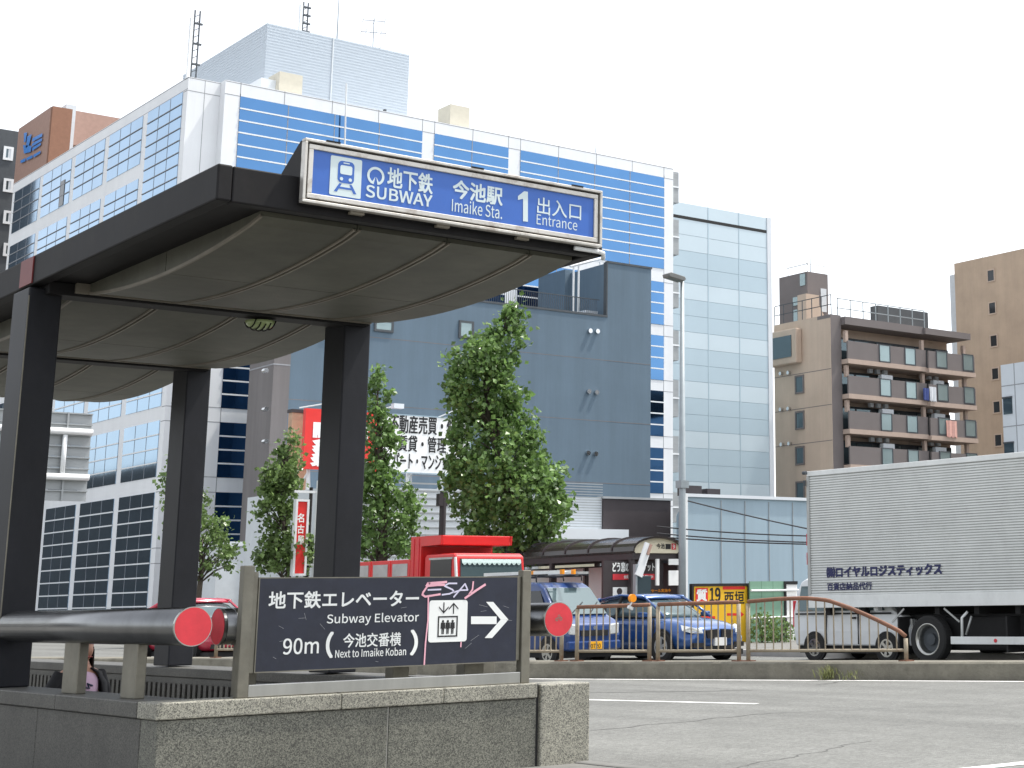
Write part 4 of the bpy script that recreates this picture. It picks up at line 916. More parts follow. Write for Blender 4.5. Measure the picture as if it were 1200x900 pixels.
WX = atz(1172.5, 428, 16)[0]; yw = atz(1172.5, 428, 16)[1]
wB = thing('white_house', (WX, yw - 6, 0), 'small white panelled building in front of the orange-brown block', 'building')
MB().box(WX, WX + 8, yw - 12, yw, 0, 16).build('wall', 'wall_white', wB)
for (u0, u1, v0, v1) in ((1176.5, 1186, 466, 486), (1177.5, 1188, 519, 533)):
    a = atx(u0, v1, WX); b = atx(u1, v0, WX); o = MB().box(WX - .04, WX + .02, b[1], a[1], a[2], b[2]).build('window', 'glass_window', wB)
    MB().box(WX - .08, WX - .041, b[1] - .05, a[1] + .05, b[2], b[2] + .1).build('frame', 'wall_char', o)
g = MB()
for u in (1190,): q = atx(u, 470, WX); g.box(WX - .01, WX - .001, q[1] - .03, q[1] + .03, 0, 16)
for v in (452, 500): q = atx(1180, v, WX); g.box(WX - .011, WX - .0015, yw - 12, yw, q[2] - .03, q[2] + .03)
g.build('joint', 'joint', wB)

# ================================================================== LOW SHOPS, SIGNS, SHELTER
SYY = 58.0
sh = thing('white_shop', (aty(570, 650, SYY)[0], SYY, 0), 'low white shop with ribbed siding behind the big tree and the billboard', 'building')
def upbox(u0, u1, v0, y, dy, name, m_, par, z0=0, vref=None):
    a = aty(u0, v0, y); b = aty(u1, v0, y); z1 = aty((u0 + u1) / 2, v0, y)[2]
    return MB().box(a[0], b[0], y, y + dy, z0, z1).build(name, m_, par), (a[0], b[0], z1)
o, r1 = upbox(395, 624, 573, SYY + .3, 8, 'wall', 'siding', sh)
g = MB()
for k in range(20): g.box(r1[0], r1[1], SYY + .27, SYY + .299, .6 + k * .28, .66 + k * .28)
g.build('siding_line', 'panel_back', sh)
o, r2 = upbox(625, 706, 582, SYY, 8, 'wall', 'siding', sh)
g = MB()
for k in range(26): g.box(r2[0], r2[1], SYY - .02, SYY - .001, 3.4 + k * .11, 3.43 + k * .11)
g.build('siding_line', 'panel_back', sh)
a = aty(625, 632, SYY - .6); b = aty(727, 620, SYY - .6)
MB().box(a[0], b[0], SYY - 1.2, SYY - .03, aty(675, 632, SYY - .9)[2], aty(675, 620, SYY - .9)[2]).build('fascia', 'wall_white', sh)
MB().box(r2[0] + .3, r2[1] - .3, SYY - .25, SYY - .021, .1, 3.1).build('shop_front', 'cream', sh)
MB().box(r1[0] + 1, r1[1] - 1, SYY + .2, SYY + .268, .3, 2.6).build('shop_window', 'glass_window', sh)
db = thing('brown_annex', (aty(745, 650, 57.9)[0], 57.9, 0), 'dark brown flat-roofed annex between the white shop and the lamp post', 'building')
o, r3 = upbox(707, 786, 585.5, 57.9, 7, 'wall', 'dark_brown', db)
MB().box(r3[0] - .05, r3[1] + .05, 57.83, 58.3, r3[2] + .002, r3[2] + .09).build('coping', 'panel_back', db)
MB().box(r3[0] + 1, r3[0] + 2.2, 57.83, 57.899, .1, 2.3).build('door', 'dark_gap', db)
wh = thing('grey_warehouse', (aty(870, 650, 54)[0], 54, 0), 'grey clad warehouse wall between the lamp post and the box truck', 'building')
wx0, wx1 = aty(804, 600, 54)[0], aty(1010, 600, 54)[0]; wz = aty(870, 584.5, 54)[2]
MB().prism([(wx0, 54), (wx1, 54), (wx1, 66), (wx0 * 66 / 54 - .6, 66)], 0, wz, 'z').build('wall', 'warehouse', wh)
MB().box(wx0 - .05, wx1, 53.9, 54.3, wz + .002, wz + .13).build('coping', 'wall_white', wh)
g = MB()
for u in (845, 873, 901, 929, 957): x = aty(u, 620, 54)[0]; g.box(x - .015, x + .015, 53.97, 53.999, .3, wz - .1)
g.build('panel_joint', 'panel_back', wh)
MB().box(wx0 - .22, wx0 - .06, 53.8, 54.1, 0, wz + .1).build('downpipe', 'pole_white', wh)
MB().box(wx0 + .7, wx0 + 1.6, 55, 55.5, wz + .14, wz + .55).box(wx0 + 1.9, wx0 + 2.6, 55, 55.5, wz + .14, wz + .45).build('roof_unit', 'dark_brown', wh)

# billboard
BBY = 70.0
bb = thing('billboard', (aty(447, 555, BBY)[0], BBY, 0), 'red and white rooftop billboard with black lettering behind the trees', 'billboard')
def prect(u0, v0, u1, v1, y): a = aty(u0, v1, y); b = aty(u1, v0, y); return a[0], b[0], a[2], b[2]
X0, X1, Z0, Z1 = prect(355, 480, 446.5, 552.5, BBY); xm_ = X1; zlo, zhi = aty(446, 553, BBY)[2], aty(446, 484, BBY)[2]
rp_ = MB().box(X0, X1 - .02, BBY, BBY + .25, zlo, zhi).build('red_panel', 'sign_red', bb)
Xr = aty(551, 520, BBY)[0]
wp_ = MB().box(X1 + .02, Xr, BBY, BBY + .25, zlo, zhi).build('white_panel', 'sign_white', bb)
frame(MB(), X1 + .021, Xr + .02, zlo - .01, zhi + .01, .05, BBY - .02, BBY - .001).build('panel_edge', 'warehouse', wp_)
r = prect(366, 496, 432, 546, BBY - .01); text('家', onY(BBY - .01), r[0], r[1], r[2], r[3], 'sign_white', rp_, .05)
for s_, (u0, v0, u1, v1) in (('・不動産売買・仲介', (449, 491, 545, 506)), ('・賃貸・管理', (459, 513, 523, 528)), ('アパート・マンション', (452, 534, 533, 548))):
    r = prect(u0, v0, u1, v1, BBY - .01); text(s_, onY(BBY - .01), *r, 'black', wp_, .014)
g = MB()
for u in (365, 400, 438, 462, 482, 522, 543): x = aty(u, 560, BBY)[0]; g.box(x - .06, x + .06, BBY + .3, BBY + .42, 4.0, zlo + .6)
for u in (366, 486, 526):
    x = aty(u, 560, BBY)[0]; g.bar((x, BBY + .36, zlo), (x + .7, BBY + 1.5, 5.2), .07, .07); g.bar((x, BBY + .36, zlo), (x - .6, BBY + 1.5, 5.2), .07, .07)
g.build('support', 'pole_white', bb)
for u, v in ((372, 475), (452, 478), (533, 479)):
    q = aty(u, v, BBY); l = MB(); l.tube([(q[0] - .8, BBY + .1, zhi), (q[0], BBY - .8, q[2]), (q[0] + .15, BBY - .95, q[2])], .03, 6); o = l.build('lamp_arm', 'pole_white', bb)
    MB().box(q[0] - .15, q[0] + .35, BBY - 1.1, BBY - .8, q[2] - .12, q[2] + .1).build('lamp', 'wall_white', o)
q = prect(341.5, 484, 355.5, 507, BBY + 1)
MB().box(q[0], q[1] + .3, BBY + 1, BBY + 1.4, 4.0, q[3]).build('timber_panel', 'wood_pale', bb)
MB().box(q[0] - .05, q[1] + .35, BBY + .95, BBY + 1.45, q[3] + .002, q[3] + .15).build('panel_cap', 'dark_brown', bb)
pd = thing('low_building', (aty(450, 640, BBY + 1)[0], BBY + 2, 0), 'flat pale building carrying the red and white billboard', 'building')
MB().box(X0 - 3, Xr + 4, BBY + 1.6, BBY + 8, 0, 4.0).build('wall', 'siding', pd)
MB().box(X0 - 3.05, Xr + 4.05, BBY + 1.5, BBY + 8, 4.003, 4.2).build('coping', 'wall_white', pd)
MB().box(X0, Xr, BBY + 1.54, BBY + 1.599, .4, 2.8).build('window', 'glass_window', pd)

# tall red shop banner with white lettering
VY = 55.0
rs = thing('banner_sign', (aty(353, 690, VY)[0], VY, 0), 'narrow upright red sign with white lettering left of the middle canopy post', 'sign')
r = prect(345, 588, 360, 672, VY); MB().box(r[0], r[1], VY, VY + .15, r[2], r[3]).build('panel', 'sign_red', rs)
frame(MB(), r[0] - .08, r[1] + .08, r[2] - .08, r[3] + .08, .075, VY - .03, VY + .18).build('frame', 'pole_white', rs)
for i, ch in enumerate('名古屋'): t = prect(348.5, 602 + i * 13, 356.5, 612 + i * 13, VY - .01); text(ch, onY(VY - .01), *t, 'white_letter', rs, .02)
x = aty(374, 600, VY)[0]; MB().tube([(x, VY + .1, .1), (x, VY + .1, aty(374, 563, VY)[2])], .09, 10).build('post', 'pole_white', rs)
MB().bar((r[0] - .1, VY + .1, r[3] + .35), (x, VY + .1, r[3] + .35), .08, .08).bar((r[0], VY + .1, r[2] + .3), (x, VY + .1, r[2] + .3), .06, .06).build('bracket', 'pole_white', rs)
x0 = aty(363, 620, VY + .5)[0]; MB().box(x0, x - .12, VY + .4, VY + .6, .1, aty(368, 570, VY)[2]).build('side_board', 'dark_brown', rs)

# dark road-sign post left of the large tree
p = aty(516, 690, 49); sp = thing('sign_post', (p[0], 49, .14), 'dark steel post with a short cross arm above the red truck', 'post')
zt_ = aty(516, 575, 49)[2]
MB().tube([(p[0], 49, .14), (p[0], 49, zt_)], .11, 10).box(p[0] - .2, p[0] + .12, 48.9, 49.1, zt_ - .5, zt_ - .1).build('pole', 'dark_brown', sp)
MB().tube([(p[0], 49, zt_ - .3), (p[0] + .5, 48.9, zt_ - .3), (p[0] + .95, 48.9, zt_ - .2)], .05, 8).build('arm', 'dark_brown', sp)
MB().tube([(p[0] + .45, 48.8, zt_ - 1.75), (p[0] + .45, 48.9, zt_ - 1.75)], .2, 16).bar((p[0], 49, zt_ - 1.75), (p[0] + .3, 48.95, zt_ - 1.75), .04, .04).build('signal_lamp', 'sign_red', sp)

# bus shelter
bs0 = dep(740, 690, 44.5); BX_0 = bs0[0]; BSY = bs0[1]; BSX1 = aty(799, 690, BSY)[0]
bw = BSX1 - BX_0; ZR = aty(770, 628.5, BSY)[2]; ZE = aty(770, 646, BSY)[2]; BSL = 8.2
bs = thing('bus_shelter', ((BX_0 + BSX1) / 2, BSY, .14), 'brown bus shelter with barrel roof and cream end panel behind the blue car', 'bus shelter')
arc = [(BX_0 + bw / 2 - bw / 2 * math.cos(math.pi * i / 14), ZE + (ZR - ZE) * math.sin(math.pi * i / 14) ** .8) for i in range(15)]
MB().prism([(x, z - .05) for x, z in arc] + [], BSY + .02, BSY + .06, 'y').build('end_panel', 'cream', bs)
outer = [(BX_0 + bw / 2 + (x - BX_0 - bw / 2) * 1.04, z + .0) for x, z in arc]; inner = [(x, z - .055) for x, z in arc]
g = MB(); n_ = len(arc)
vs = [(x, y, z) for y in (BSY - .12, BSY + BSL) for x, z in outer + inner]; k = 2 * n_
fs = []
for i in range(n_ - 1): fs += [(i, i + 1, k + i + 1, k + i), (n_ + i + 1, n_ + i, k + n_ + i, k + n_ + i + 1), (i + 1, i, n_ + i, n_ + i + 1), (k + i, k + i + 1, k + n_ + i + 1, k + n_ + i)]
fs += [(0, k, k + n_, n_), (n_ - 1, 2 * n_ - 1, k + 2 * n_ - 1, k + n_ - 1)]
g.add(vs, fs); g.build('roof', 'plastic_dark', bs)
g = MB()
for j in range(7):
    y = BSY + .9 + j * 1.15
    for (xa, za), (xb, zb) in zip(outer, outer[1:]): g.bar((xa, y, za + .02), (xb, y, zb + .02), .05, .04)
g.build('roof_rib', 'dark_brown', bs)
MB().box(BX_0 + .02, BX_0 + .12, BSY, BSY + BSL, ZE - .22, ZE - .02).box(BSX1 - .12, BSX1 - .02, BSY, BSY + BSL, ZE - .22, ZE - .02).box(BX_0 + .121, BSX1 - .121, BSY + .07, BSY + .17, ZE - .22, ZE - .02).build('eaves_beam', 'dark_brown', bs)
for (x, y) in ((BX_0 + .07, BSY + .1), (BSX1 - .07, BSY + .1), (BX_0 + .07, BSY + 4), (BSX1 - .07, BSY + 4), (BX_0 + .07, BSY + BSL - .1), (BSX1 - .07, BSY + BSL - .1)): MB().box(x - .06, x + .06, y - .06, y + .06, .14, ZE - .221).build('post', 'dark_brown', bs)
MB().box(BSX1 - .1, BSX1 - .06, BSY + .2, BSY + BSL - .2, .5, ZE - .3).build('back_panel', 'dark_brown', bs)
for i in range(3): MB().box(BSX1 - .16, BSX1 - .101, BSY + 2.9 + i * 1.7, BSY + 4.3 + i * 1.7, .8, 2.3).build('poster', 'sign_white', bs)
ep = MB().box(BX_0 - .75, BSX1 - .45, BSY + .25, BSY + .33, .5, ZE - .25).build('advert_panel', 'dark_brown', bs)
def sr(u0, v0, u1, v1, y): return prect(u0, v0, u1, v1, y)
ys = BSY + .24
text('どう窓の外', onY(ys), *sr(718, 659, 743, 670, ys), 'white_letter', ep, .03); text('チケット', onY(ys), *sr(749, 660, 767, 669, ys), 'white_letter', ep, .02)
r = sr(718, 672.5, 767, 679.5, ys); MB().box(r[0], r[1], ys - .004, ys + .002, r[2], r[3]).build('red_strip', 'red_cap', ep)
text('会員受付中', onY(ys - .006), *sr(731, 674, 744, 678, ys), 'white_letter', ep, .02); text('営業中', onY(ys - .006), *sr(750, 674, 765, 678, ys), 'white_letter', ep, .02)
r = sr(718, 688, 735, 702, ys); o = MB().box(r[0], r[1], ys - .004, ys + .002, r[2], r[3]).build('poster', 'sign_white', ep)
c_ = aty(726, 693, ys - .007); e = MB(); disc(e, c_, .09, ((1, 0, 0), (0, 0, 1)), 20); e.build('portrait', 'dark_brown', o)
r = sr(763, 690, 786, 694, ys); text('セール実施中', onY(ys), *r, 'orange', ep, .02)
for (u0, v0, u1, v1) in ((784, 655, 797, 662), (784, 668.5, 797, 686)):
    r = sr(u0, v0, u1, v1, BSY - .02); MB().box(r[0], r[1], BSY - .02, BSY + .02, r[2], r[3]).build('notice', 'sign_white', bs)
r = sr(769, 655, 772.5, 686, BSY - .02); MB().box(r[0], r[1], BSY - .03, BSY + .03, r[2], r[3]).build('light_strip', 'sign_white', bs)
yl = BSY + .012
text('今池', onY(yl), *sr(769.5, 637, 779, 643, yl), 'black', bs, .02)
r = sr(780, 637.5, 786, 643.5, yl); MB().box(r[0], r[1], yl - .003, yl + .002, r[2], r[3]).build('badge', 'black', bs)
r = sr(787, 637, 792, 644, yl); o = MB().box(r[0], r[1], yl - .003, yl + .002, r[2], r[3]).build('badge', 'red_cap', bs); text('9', onY(yl - .005), r[0] + .04, r[1] - .04, r[2] + .03, r[3] - .03, 'white_letter', o, .02)
# slanted bus-stop marker
q = dep(752, 700, 42.5); bt = thing('bus_stop_marker', (q[0], q[1], 0.14), 'leaning white bus-stop marker on a grey box behind the blue car', 'sign')
a = aty(748, 675, q[1]); b = aty(760, 637, q[1]); MB().bar(a, b, .22, .06, (0, 1, 0)).build('marker_board', 'pole_white', bt)
a2 = aty(758.5, 640, q[1] - .05); b2 = aty(762, 637, q[1] - .05); MB().bar(aty(759, 650, q[1] - .05), aty(763, 638, q[1] - .05), .07, .04, (0, 1, 0)).build('marker_edge', 'wall_rose', bt)
r = sr(747, 675, 763, 700, q[1]); MB().box(r[0], r[1], q[1], q[1] + .12, r[2], r[3]).build('timetable', 'glass_window', bt)
MB().box(r[0] + .1, r[0] + .2, q[1] + .02, q[1] + .1, .14, r[2]).box(r[0] - .06, r[0] - .002, q[1], q[1] + .12, r[2] - .2, r[3] + .3).build('post', 'pole_grey', bt)

# street lamp
b = ground(799.5, 44.0); lp = thing('street_lamp', (b[0], b[1], .14), 'tall grey street lamp with a flat lamp head in front of the pale tower', 'street lamp')
zt_ = dep(801, 311, 44.0)[2]
MB().tube([(b[0], b[1], .14), (b[0], b[1], 3), (b[0], b[1], zt_)], [.105, .1, .055], 14).build('pole', 'pole_grey', lp, smooth=True)
MB().tube([(b[0], b[1], zt_), (b[0] - .1, b[1] + .01, zt_ + .03)], .05, 8).build('arm', 'pole_grey', lp)
hd = MB().prism([(b[0] - .56, zt_ + .06), (b[0] - .58, zt_ + .15), (b[0] - .5, zt_ + .19), (b[0] - .02, zt_ + .12), (b[0] + .02, zt_ + .05), (b[0] - .04, zt_ - .01)], b[1] - .16, b[1] + .16).build('lamp_head', 'pole_dark', lp, bevel=.015)
MB().bar((b[0] - .5, b[1], zt_ + .062), (b[0] - .1, b[1], zt_ - .0), .22, .03).build('lamp_lens', 'glass_pale', hd)
MB().box(b[0] - .13, b[0] + .13, b[1] - .13, b[1] + .13, 4.3, 4.5).build('clamp', 'pole_grey', lp)

# yellow pawn-shop board and green hoarding
yY = dep(843, 720, 46)[1]
yb_ = thing('yellow_sign', (aty(843, 720, yY)[0], yY, .1), 'yellow shop board with red and black lettering in a black frame beside the blue car', 'sign')
r = sr(810, 683.5, 877.5, 762, yY); frame(MB(), r[0], r[1], r[2], r[3], .07, yY - .04, yY + .08).build('frame', 'black', yb_)
bo = MB().box(r[0] + .071, r[1] - .071, yY - .01, yY + .06, r[2] + .071, r[3] - .071).build('board', 'sign_yellow', yb_)
ys = yY - .012
t = sr(815, 689, 829.5, 706, ys); o = MB().box(t[0], t[1], ys - .004, ys + .001, t[2], t[3]).build('red_square', 'sign_red', bo); text('質', onY(ys - .006), t[0] + .04, t[1] - .04, t[2] + .04, t[3] - .04, 'white_letter', o, .03)
text('19', onY(ys), *sr(832, 689, 844, 705, ys), 'black', bo, .03); text('西垣', onY(ys), *sr(849, 693, 872, 708, ys), 'black', bo, .02)
t = sr(847, 687, 873, 691, ys); MB().box(t[0], t[1], ys - .003, ys + .001, t[2], t[3]).build('red_strip', 'sign_red', bo)
t = sr(815, 722, 838, 727, ys); MB().box(t[0], t[1], ys - .003, ys + .001, t[2], t[3]).build('red_strip', 'sign_red', bo)
ar = MB(); 
for pts in ([(866, 715), (872, 720), (866, 725)], [(852, 718.5), (866, 718.5), (866, 721.5), (852, 721.5)]): ar.add([aty(*p_, ys) for p_ in pts], [tuple(range(len(pts)))])
ar.build('arrow', 'sign_red', bo)
for x in (r[0] + .2, r[1] - .2): MB().box(x - .04, x + .04, yY + .081, yY + .16, .1, r[3] - .1).build('post', 'dark_brown', yb_)
gY = dep(905, 720, 47)[1]
gh = thing('green_hoarding', (aty(904, 720, gY)[0], gY, .1), 'faded green site hoarding between the yellow board and the white van', 'fence')
r = sr(879.5, 681, 919, 770, gY); n_ = 3
for i in range(n_): MB().box(r[0] + (r[1] - r[0]) * i / n_ + .005, r[0] + (r[1] - r[0]) * (i + 1) / n_ - .005, gY, gY + .05, .1, r[3]).build('panel', 'green_sheet', gh)
MB().tube([(r[0], gY - .05, 1.55), (r[1] + .5, gY - .05, 1.55)], .03, 8).tube([(r[0], gY - .05, .8), (r[1] + .5, gY - .05, .8)], .03, 8).build('rail', 'pole_white', gh)
t = sr(919.5, 681, 934, 770, gY); MB().box(t[0], t[0] + .08, gY - .03, gY + .06, .1, t[3]).box(t[0] + .081, t[1], gY - .03, gY + .06, t[3] - .09, t[3]).build('frame', 'black', gh)
MB().box(t[0] + .081, t[1], gY, gY + .05, .1, t[3] - .092).build('white_sheet', 'sign_white', gh)

# overhead cables in front of the warehouse
def cable(p, q, sag, label):
    pts = [Vector(p) * (1 - t) + Vector(q) * t - Vector((0, 0, sag * 4 * t * (1 - t))) for t in [i / 24 for i in range(25)]]
    tag(MB().tube(pts, .022, 5).build('overhead_cable', 'rubber_cable'), label, 'cable', 'cables above the road side')
cable(dep(770, 617, 52), dep(1300, 612, 46), .35, 'topmost cable sagging across the grey warehouse wall'); cable(dep(770, 625, 52), dep(1300, 624, 46), .3, 'middle cable across the grey warehouse wall')
cable(dep(770, 629, 52), dep(1300, 628, 46), .25, 'lowest cable across the grey warehouse wall'); cable(dep(806, 587, 51), dep(1010, 632, 48), .05, 'dashed-looking cable slanting down the grey warehouse wall')

# road direction sign seen from behind
GSY = 40.0
gs = thing('road_direction_sign', (11.6, GSY, .27), 'back of a large grey ribbed road sign hanging beside the left canopy post', 'sign')
ux = [-60, 107]; x0, x1 = aty(-60, 530, GSY)[0], aty(105, 530, GSY)[0]; z0, z1 = aty(100, 588, GSY)[2], aty(108, 485, GSY)[2]
n_ = 8
for i in range(n_):
    za, zb = z0 + (z1 - z0) * i / n_, z0 + (z1 - z0) * (i + 1) / n_
    MB().box(x0, x1, GSY, GSY + .04, za + .008, zb - .035).box(x0, x1, GSY - .05, GSY + .04, zb - .034, zb - .004).build('slat', 'panel_back', gs)
g = MB()
for zf in (.33, .70): pass
for v in (507, 560): z = aty(100, v, GSY)[2]; g.tube([(x0 - .6, GSY - .13, z), (x1 - .02, GSY - .13, z)], .075, 12)
g.build('support_pipe', 'pole_white', gs, smooth=True)
g = MB(); 
for u in (73, -30): x = aty(u, 530, GSY)[0]; g.tube([(x, GSY - .11, aty(u, 557, GSY)[2]), (x, GSY - .11, aty(u, 510, GSY)[2])], .055, 10)
g.build('upright_pipe', 'pole_white', gs, smooth=True)
g = MB()
for u in (76,): x = aty(u, 530, GSY)[0]; g.box(x - .02, x + .02, GSY - .06, GSY - .001, z0, z1)
g.build('clip', 'panel_back', gs)
xp_ = aty(18, 600, GSY)[0]; MB().tube([(xp_, GSY - .3, .2), (xp_, GSY - .3, z1 + .3)], .14, 14).build('mast', 'pole_grey', gs, smooth=True)
MB().box(xp_ - .14, xp_ + .14, GSY - .3, GSY - .13, aty(18, 507, GSY)[2] - .1, aty(18, 507, GSY)[2] + .1).box(xp_ - .14, xp_ + .14, GSY - .3, GSY - .13, aty(18, 560, GSY)[2] - .1, aty(18, 560, GSY)[2] + .1).build('clamp', 'pole_grey', gs)

# ================================================================== TREES
def crown(layers, u_trunk, d, name, label, n_leaf, leaf, seed, dens=1.0, depthf=.9, group='street trees'):
    """layers: (v, uL, uR) outline as seen; turned into a real crown volume at depth d"""
    rnd = random.Random(seed); b = ground(u_trunk, d); ax = Vector(b); 
    t = thing(name, (ax.x, ax.y, .14), label, 'tree', group)
    side = Vector((ax.y, -ax.x, 0)).normalized(); back = Vector((ax.x, ax.y, 0)).normalized(); 
    L = []
    for v, ul, ur in layers:
        pl, pr = dep(ul, v, d), dep(ur, v, d); L.append(((pl[2] + pr[2]) / 2, (Vector(pl) - ax).dot(side), (Vector(pr) - ax).dot(side)))
    L.sort()
    def at(z):
        for (za, la, ra), (zb, lb_, rb_) in zip(L, L[1:]):
            if za <= z <= zb: f = (z - za) / (zb - za); return la + (lb_ - la) * f, ra + (rb_ - ra) * f
    z0, z1 = L[0][0], L[-1][0]
    ctr = []; N = int(n_leaf / 34); vmax = max(r_ - l_ for _, l_, r_ in L)
    while len(ctr) < N:
        z = rnd.uniform(z0, z1); l_, r_ = at(z); 
        if rnd.random() > ((r_ - l_) / vmax) ** 1.3 + .04: continue
        a = rnd.uniform(0, 2 * math.pi); q = rnd.uniform(.2, 1.05) ** .5; w_ = (r_ - l_) / 2
        ctr.append(ax + side * ((l_ + r_) / 2 + w_ * q * math.cos(a) * .93) + back * (w_ * depthf * q * math.sin(a)) + Vector((0, 0, z)))
    lf = MB(); up = Vector((0, 0, 1))
    for c in ctr:
        cs = rnd.uniform(.14, .36); nl = int(rnd.uniform(10, 58) * dens)
        for _ in range(nl):
            p = c + Vector((rnd.gauss(0, cs * .55), rnd.gauss(0, cs * .55), rnd.gauss(0, cs * .6)))
            s = leaf * rnd.uniform(.6, 1.3)
            nrm = Vector((rnd.gauss(0, .7), rnd.gauss(0, .7), rnd.gauss(.45, .6))).normalized(); a1 = nrm.orthogonal().normalized(); a1.rotate(Matrix.Rotation(rnd.uniform(0, 6.28), 3, nrm)); b1 = nrm.cross(a1)
            m_ = p + a1 * s * .5
            lf.add([p, m_ + b1 * s * .5 + nrm * s * .16, p + a1 * s * .95, m_ - b1 * s * .5 + nrm * s * .12], [(0, 1, 2), (0, 2, 3)])
    tr = MB(); zt2 = z1 - (z1 - z0) * .08
    def mid(z): l_, r_ = at(min(max(z, z0), z1)); return ax + side * ((l_ + r_) / 2) + Vector((0, 0, z))
    base_off = ax + Vector((0, 0, .1)); pts = [base_off, (base_off * .6 + mid(z0) * .4) * 1.0, mid(z0 + .1 * (z1 - z0))]
    pts[1].z = .1 + (z0 - .1) * .6
    pts += [mid(z0 + (z1 - z0) * f) for f in (.3, .55, .8)] + [mid(zt2)]
    R0 = .045 + .017 * (z1 - z0) * .9
    tr.tube(pts, [R0, R0 * .9, R0 * .8, R0 * .62, R0 * .42, R0 * .25, .015], 9)
    for c in rnd.sample(ctr, min(len(ctr), 90)):
        f = max(z0 * .9, c.z - rnd.uniform(.4, 1.1)); s0 = mid(max(f, z0 * .92)); s0.z = f
        if (c - s0).length > .25: tr.tube([s0, (s0 + c) / 2 + Vector((0, 0, .12)), c], [R0 * .22, R0 * .14, .008], 5)
    tr.build('trunk', 'bark', t, smooth=True)
    lf.build('crown', leafmat, t)
    return t
leafmat = 'leaf'
crown([(338, 600, 609), (352, 588, 613), (368, 573, 612), (385, 560, 615), (390, 545, 612), (402, 528, 607), (420, 524, 603), (450, 519, 618), (470, 515, 614), (488, 524, 630), (502, 524, 642), (520, 521, 638), (545, 519, 664), (565, 514, 664), (582, 524, 690), (600, 526, 676), (618, 530, 666), (634, 543, 656), (652, 566, 644)], 592, 49, 'ginkgo_tree', 'tall cone-shaped green ginkgo tree rising in front of the slate wall', 15000, .17, 3)
crown([(420, 437, 447), (450, 425, 459), (480, 426, 457), (500, 424, 466), (520, 420, 470), (540, 423, 458), (560, 415, 470), (580, 412, 488), (600, 410, 494), (620, 412, 490), (640, 412, 486), (652, 415, 470)], 452, 54, 'ginkgo_tree', 'green street tree mostly hidden behind the middle canopy post', 6000, .17, 5, .8)
leafmat = 'leaf_b'
crown([(505, 333, 346), (520, 326, 352), (540, 314, 356), (560, 304, 352), (580, 302, 352), (600, 300, 350), (618, 312, 352), (635, 306, 380), (655, 299, 378), (668, 300, 362)], 338, 57, 'ginkgo_tree', 'loose green tree beside the tall red sign', 5000, .17, 8, .8)
crown([(530, 203, 214), (560, 186, 232), (578, 184, 240), (600, 192, 262), (625, 184, 272), (642, 186, 284), (660, 196, 278), (674, 210, 262)], 228, 60, 'ginkgo_tree', 'leafy tree peeping out on both sides of the rear canopy post', 3200, .16, 11, .75)
# shrubs at the hoarding and weeds on the median
leafmat = 'leaf_b'
def shrub(u, d, w_, h_, n, label, name='shrub', cat='plant', m_='leaf_b', z=.1, leaf=.09, group=None, seed=2):
    rnd = random.Random(seed); b = ground(u, d); t = thing(name, (b[0], b[1], z), label, cat, group); lf = MB(); st_ = MB()
    for i in range(n):
        a = rnd.uniform(0, 6.28); q = math.sqrt(rnd.random()); x = b[0] + w_ * q * math.cos(a); y = b[1] + w_ * q * math.sin(a) * .6; zz = z + h_ * rnd.random() ** .8 * (1 - .5 * q * q)
        p = Vector((x, y, zz)); nrm = Vector((rnd.gauss(0, 1), rnd.gauss(0, 1), rnd.gauss(.3, .7))).normalized(); a1 = nrm.orthogonal().normalized(); b1 = nrm.cross(a1); s = leaf * rnd.uniform(.6, 1.3)
        lf.add([p, p + a1 * s * .5 + b1 * s * .4, p + a1 * s, p + a1 * s * .5 - b1 * s * .4], [(0, 1, 2), (0, 2, 3)])
    for i in range(7): a = rnd.uniform(0, 6.28); st_.tube([(b[0], b[1], z), (b[0] + w_ * .6 * math.cos(a), b[1] + w_ * .4 * math.sin(a), z + h_ * .7)], .012, 5)
    st_.build('stem', 'bark', t); lf.build('foliage', m_, t); return t
shrub(893, 45.5, .5, 1.0, 420, 'low green bush left in front of the green hoarding', seed=2); shrub(913, 45.3, .55, .75, 420, 'wider green bush beside the white van wheel', seed=3)
def weed(u, v, n, h_, label, seed):
    rnd = random.Random(seed); p = atz(u, v, .0); t = thing('weed', (p[0], p[1], 0), label, 'plant', 'weeds on the median'); lf = MB()
    for i in range(n):
        a = rnd.uniform(0, 6.28); l_ = h_ * rnd.uniform(.5, 1.2); ln = rnd.uniform(.2, .9)
        c = Vector((p[0] + rnd.gauss(0, .12), p[1] + rnd.gauss(0, .05), rnd.uniform(0, .12))); d = Vector((math.cos(a) * ln, math.sin(a) * ln * .6, 1)).normalized() * l_; s = Vector((-math.sin(a), math.cos(a), 0)) * .009
        lf.add([c - s, c + s, c + d * .6 + s * .7, c + d + Vector((0, 0, -l_ * .25 * ln)), c + d * .6 - s * .7], [(0, 1, 2, 4), (4, 2, 3)])
    lf.build('blade', 'grass', t); return t
weed(974, 797, 110, .2, 'dry grass tuft at the foot of the median kerb, below the rail end', 1); weed(996, 798, 40, .1, 'small grass patch right of the dry tuft on the kerb', 2)

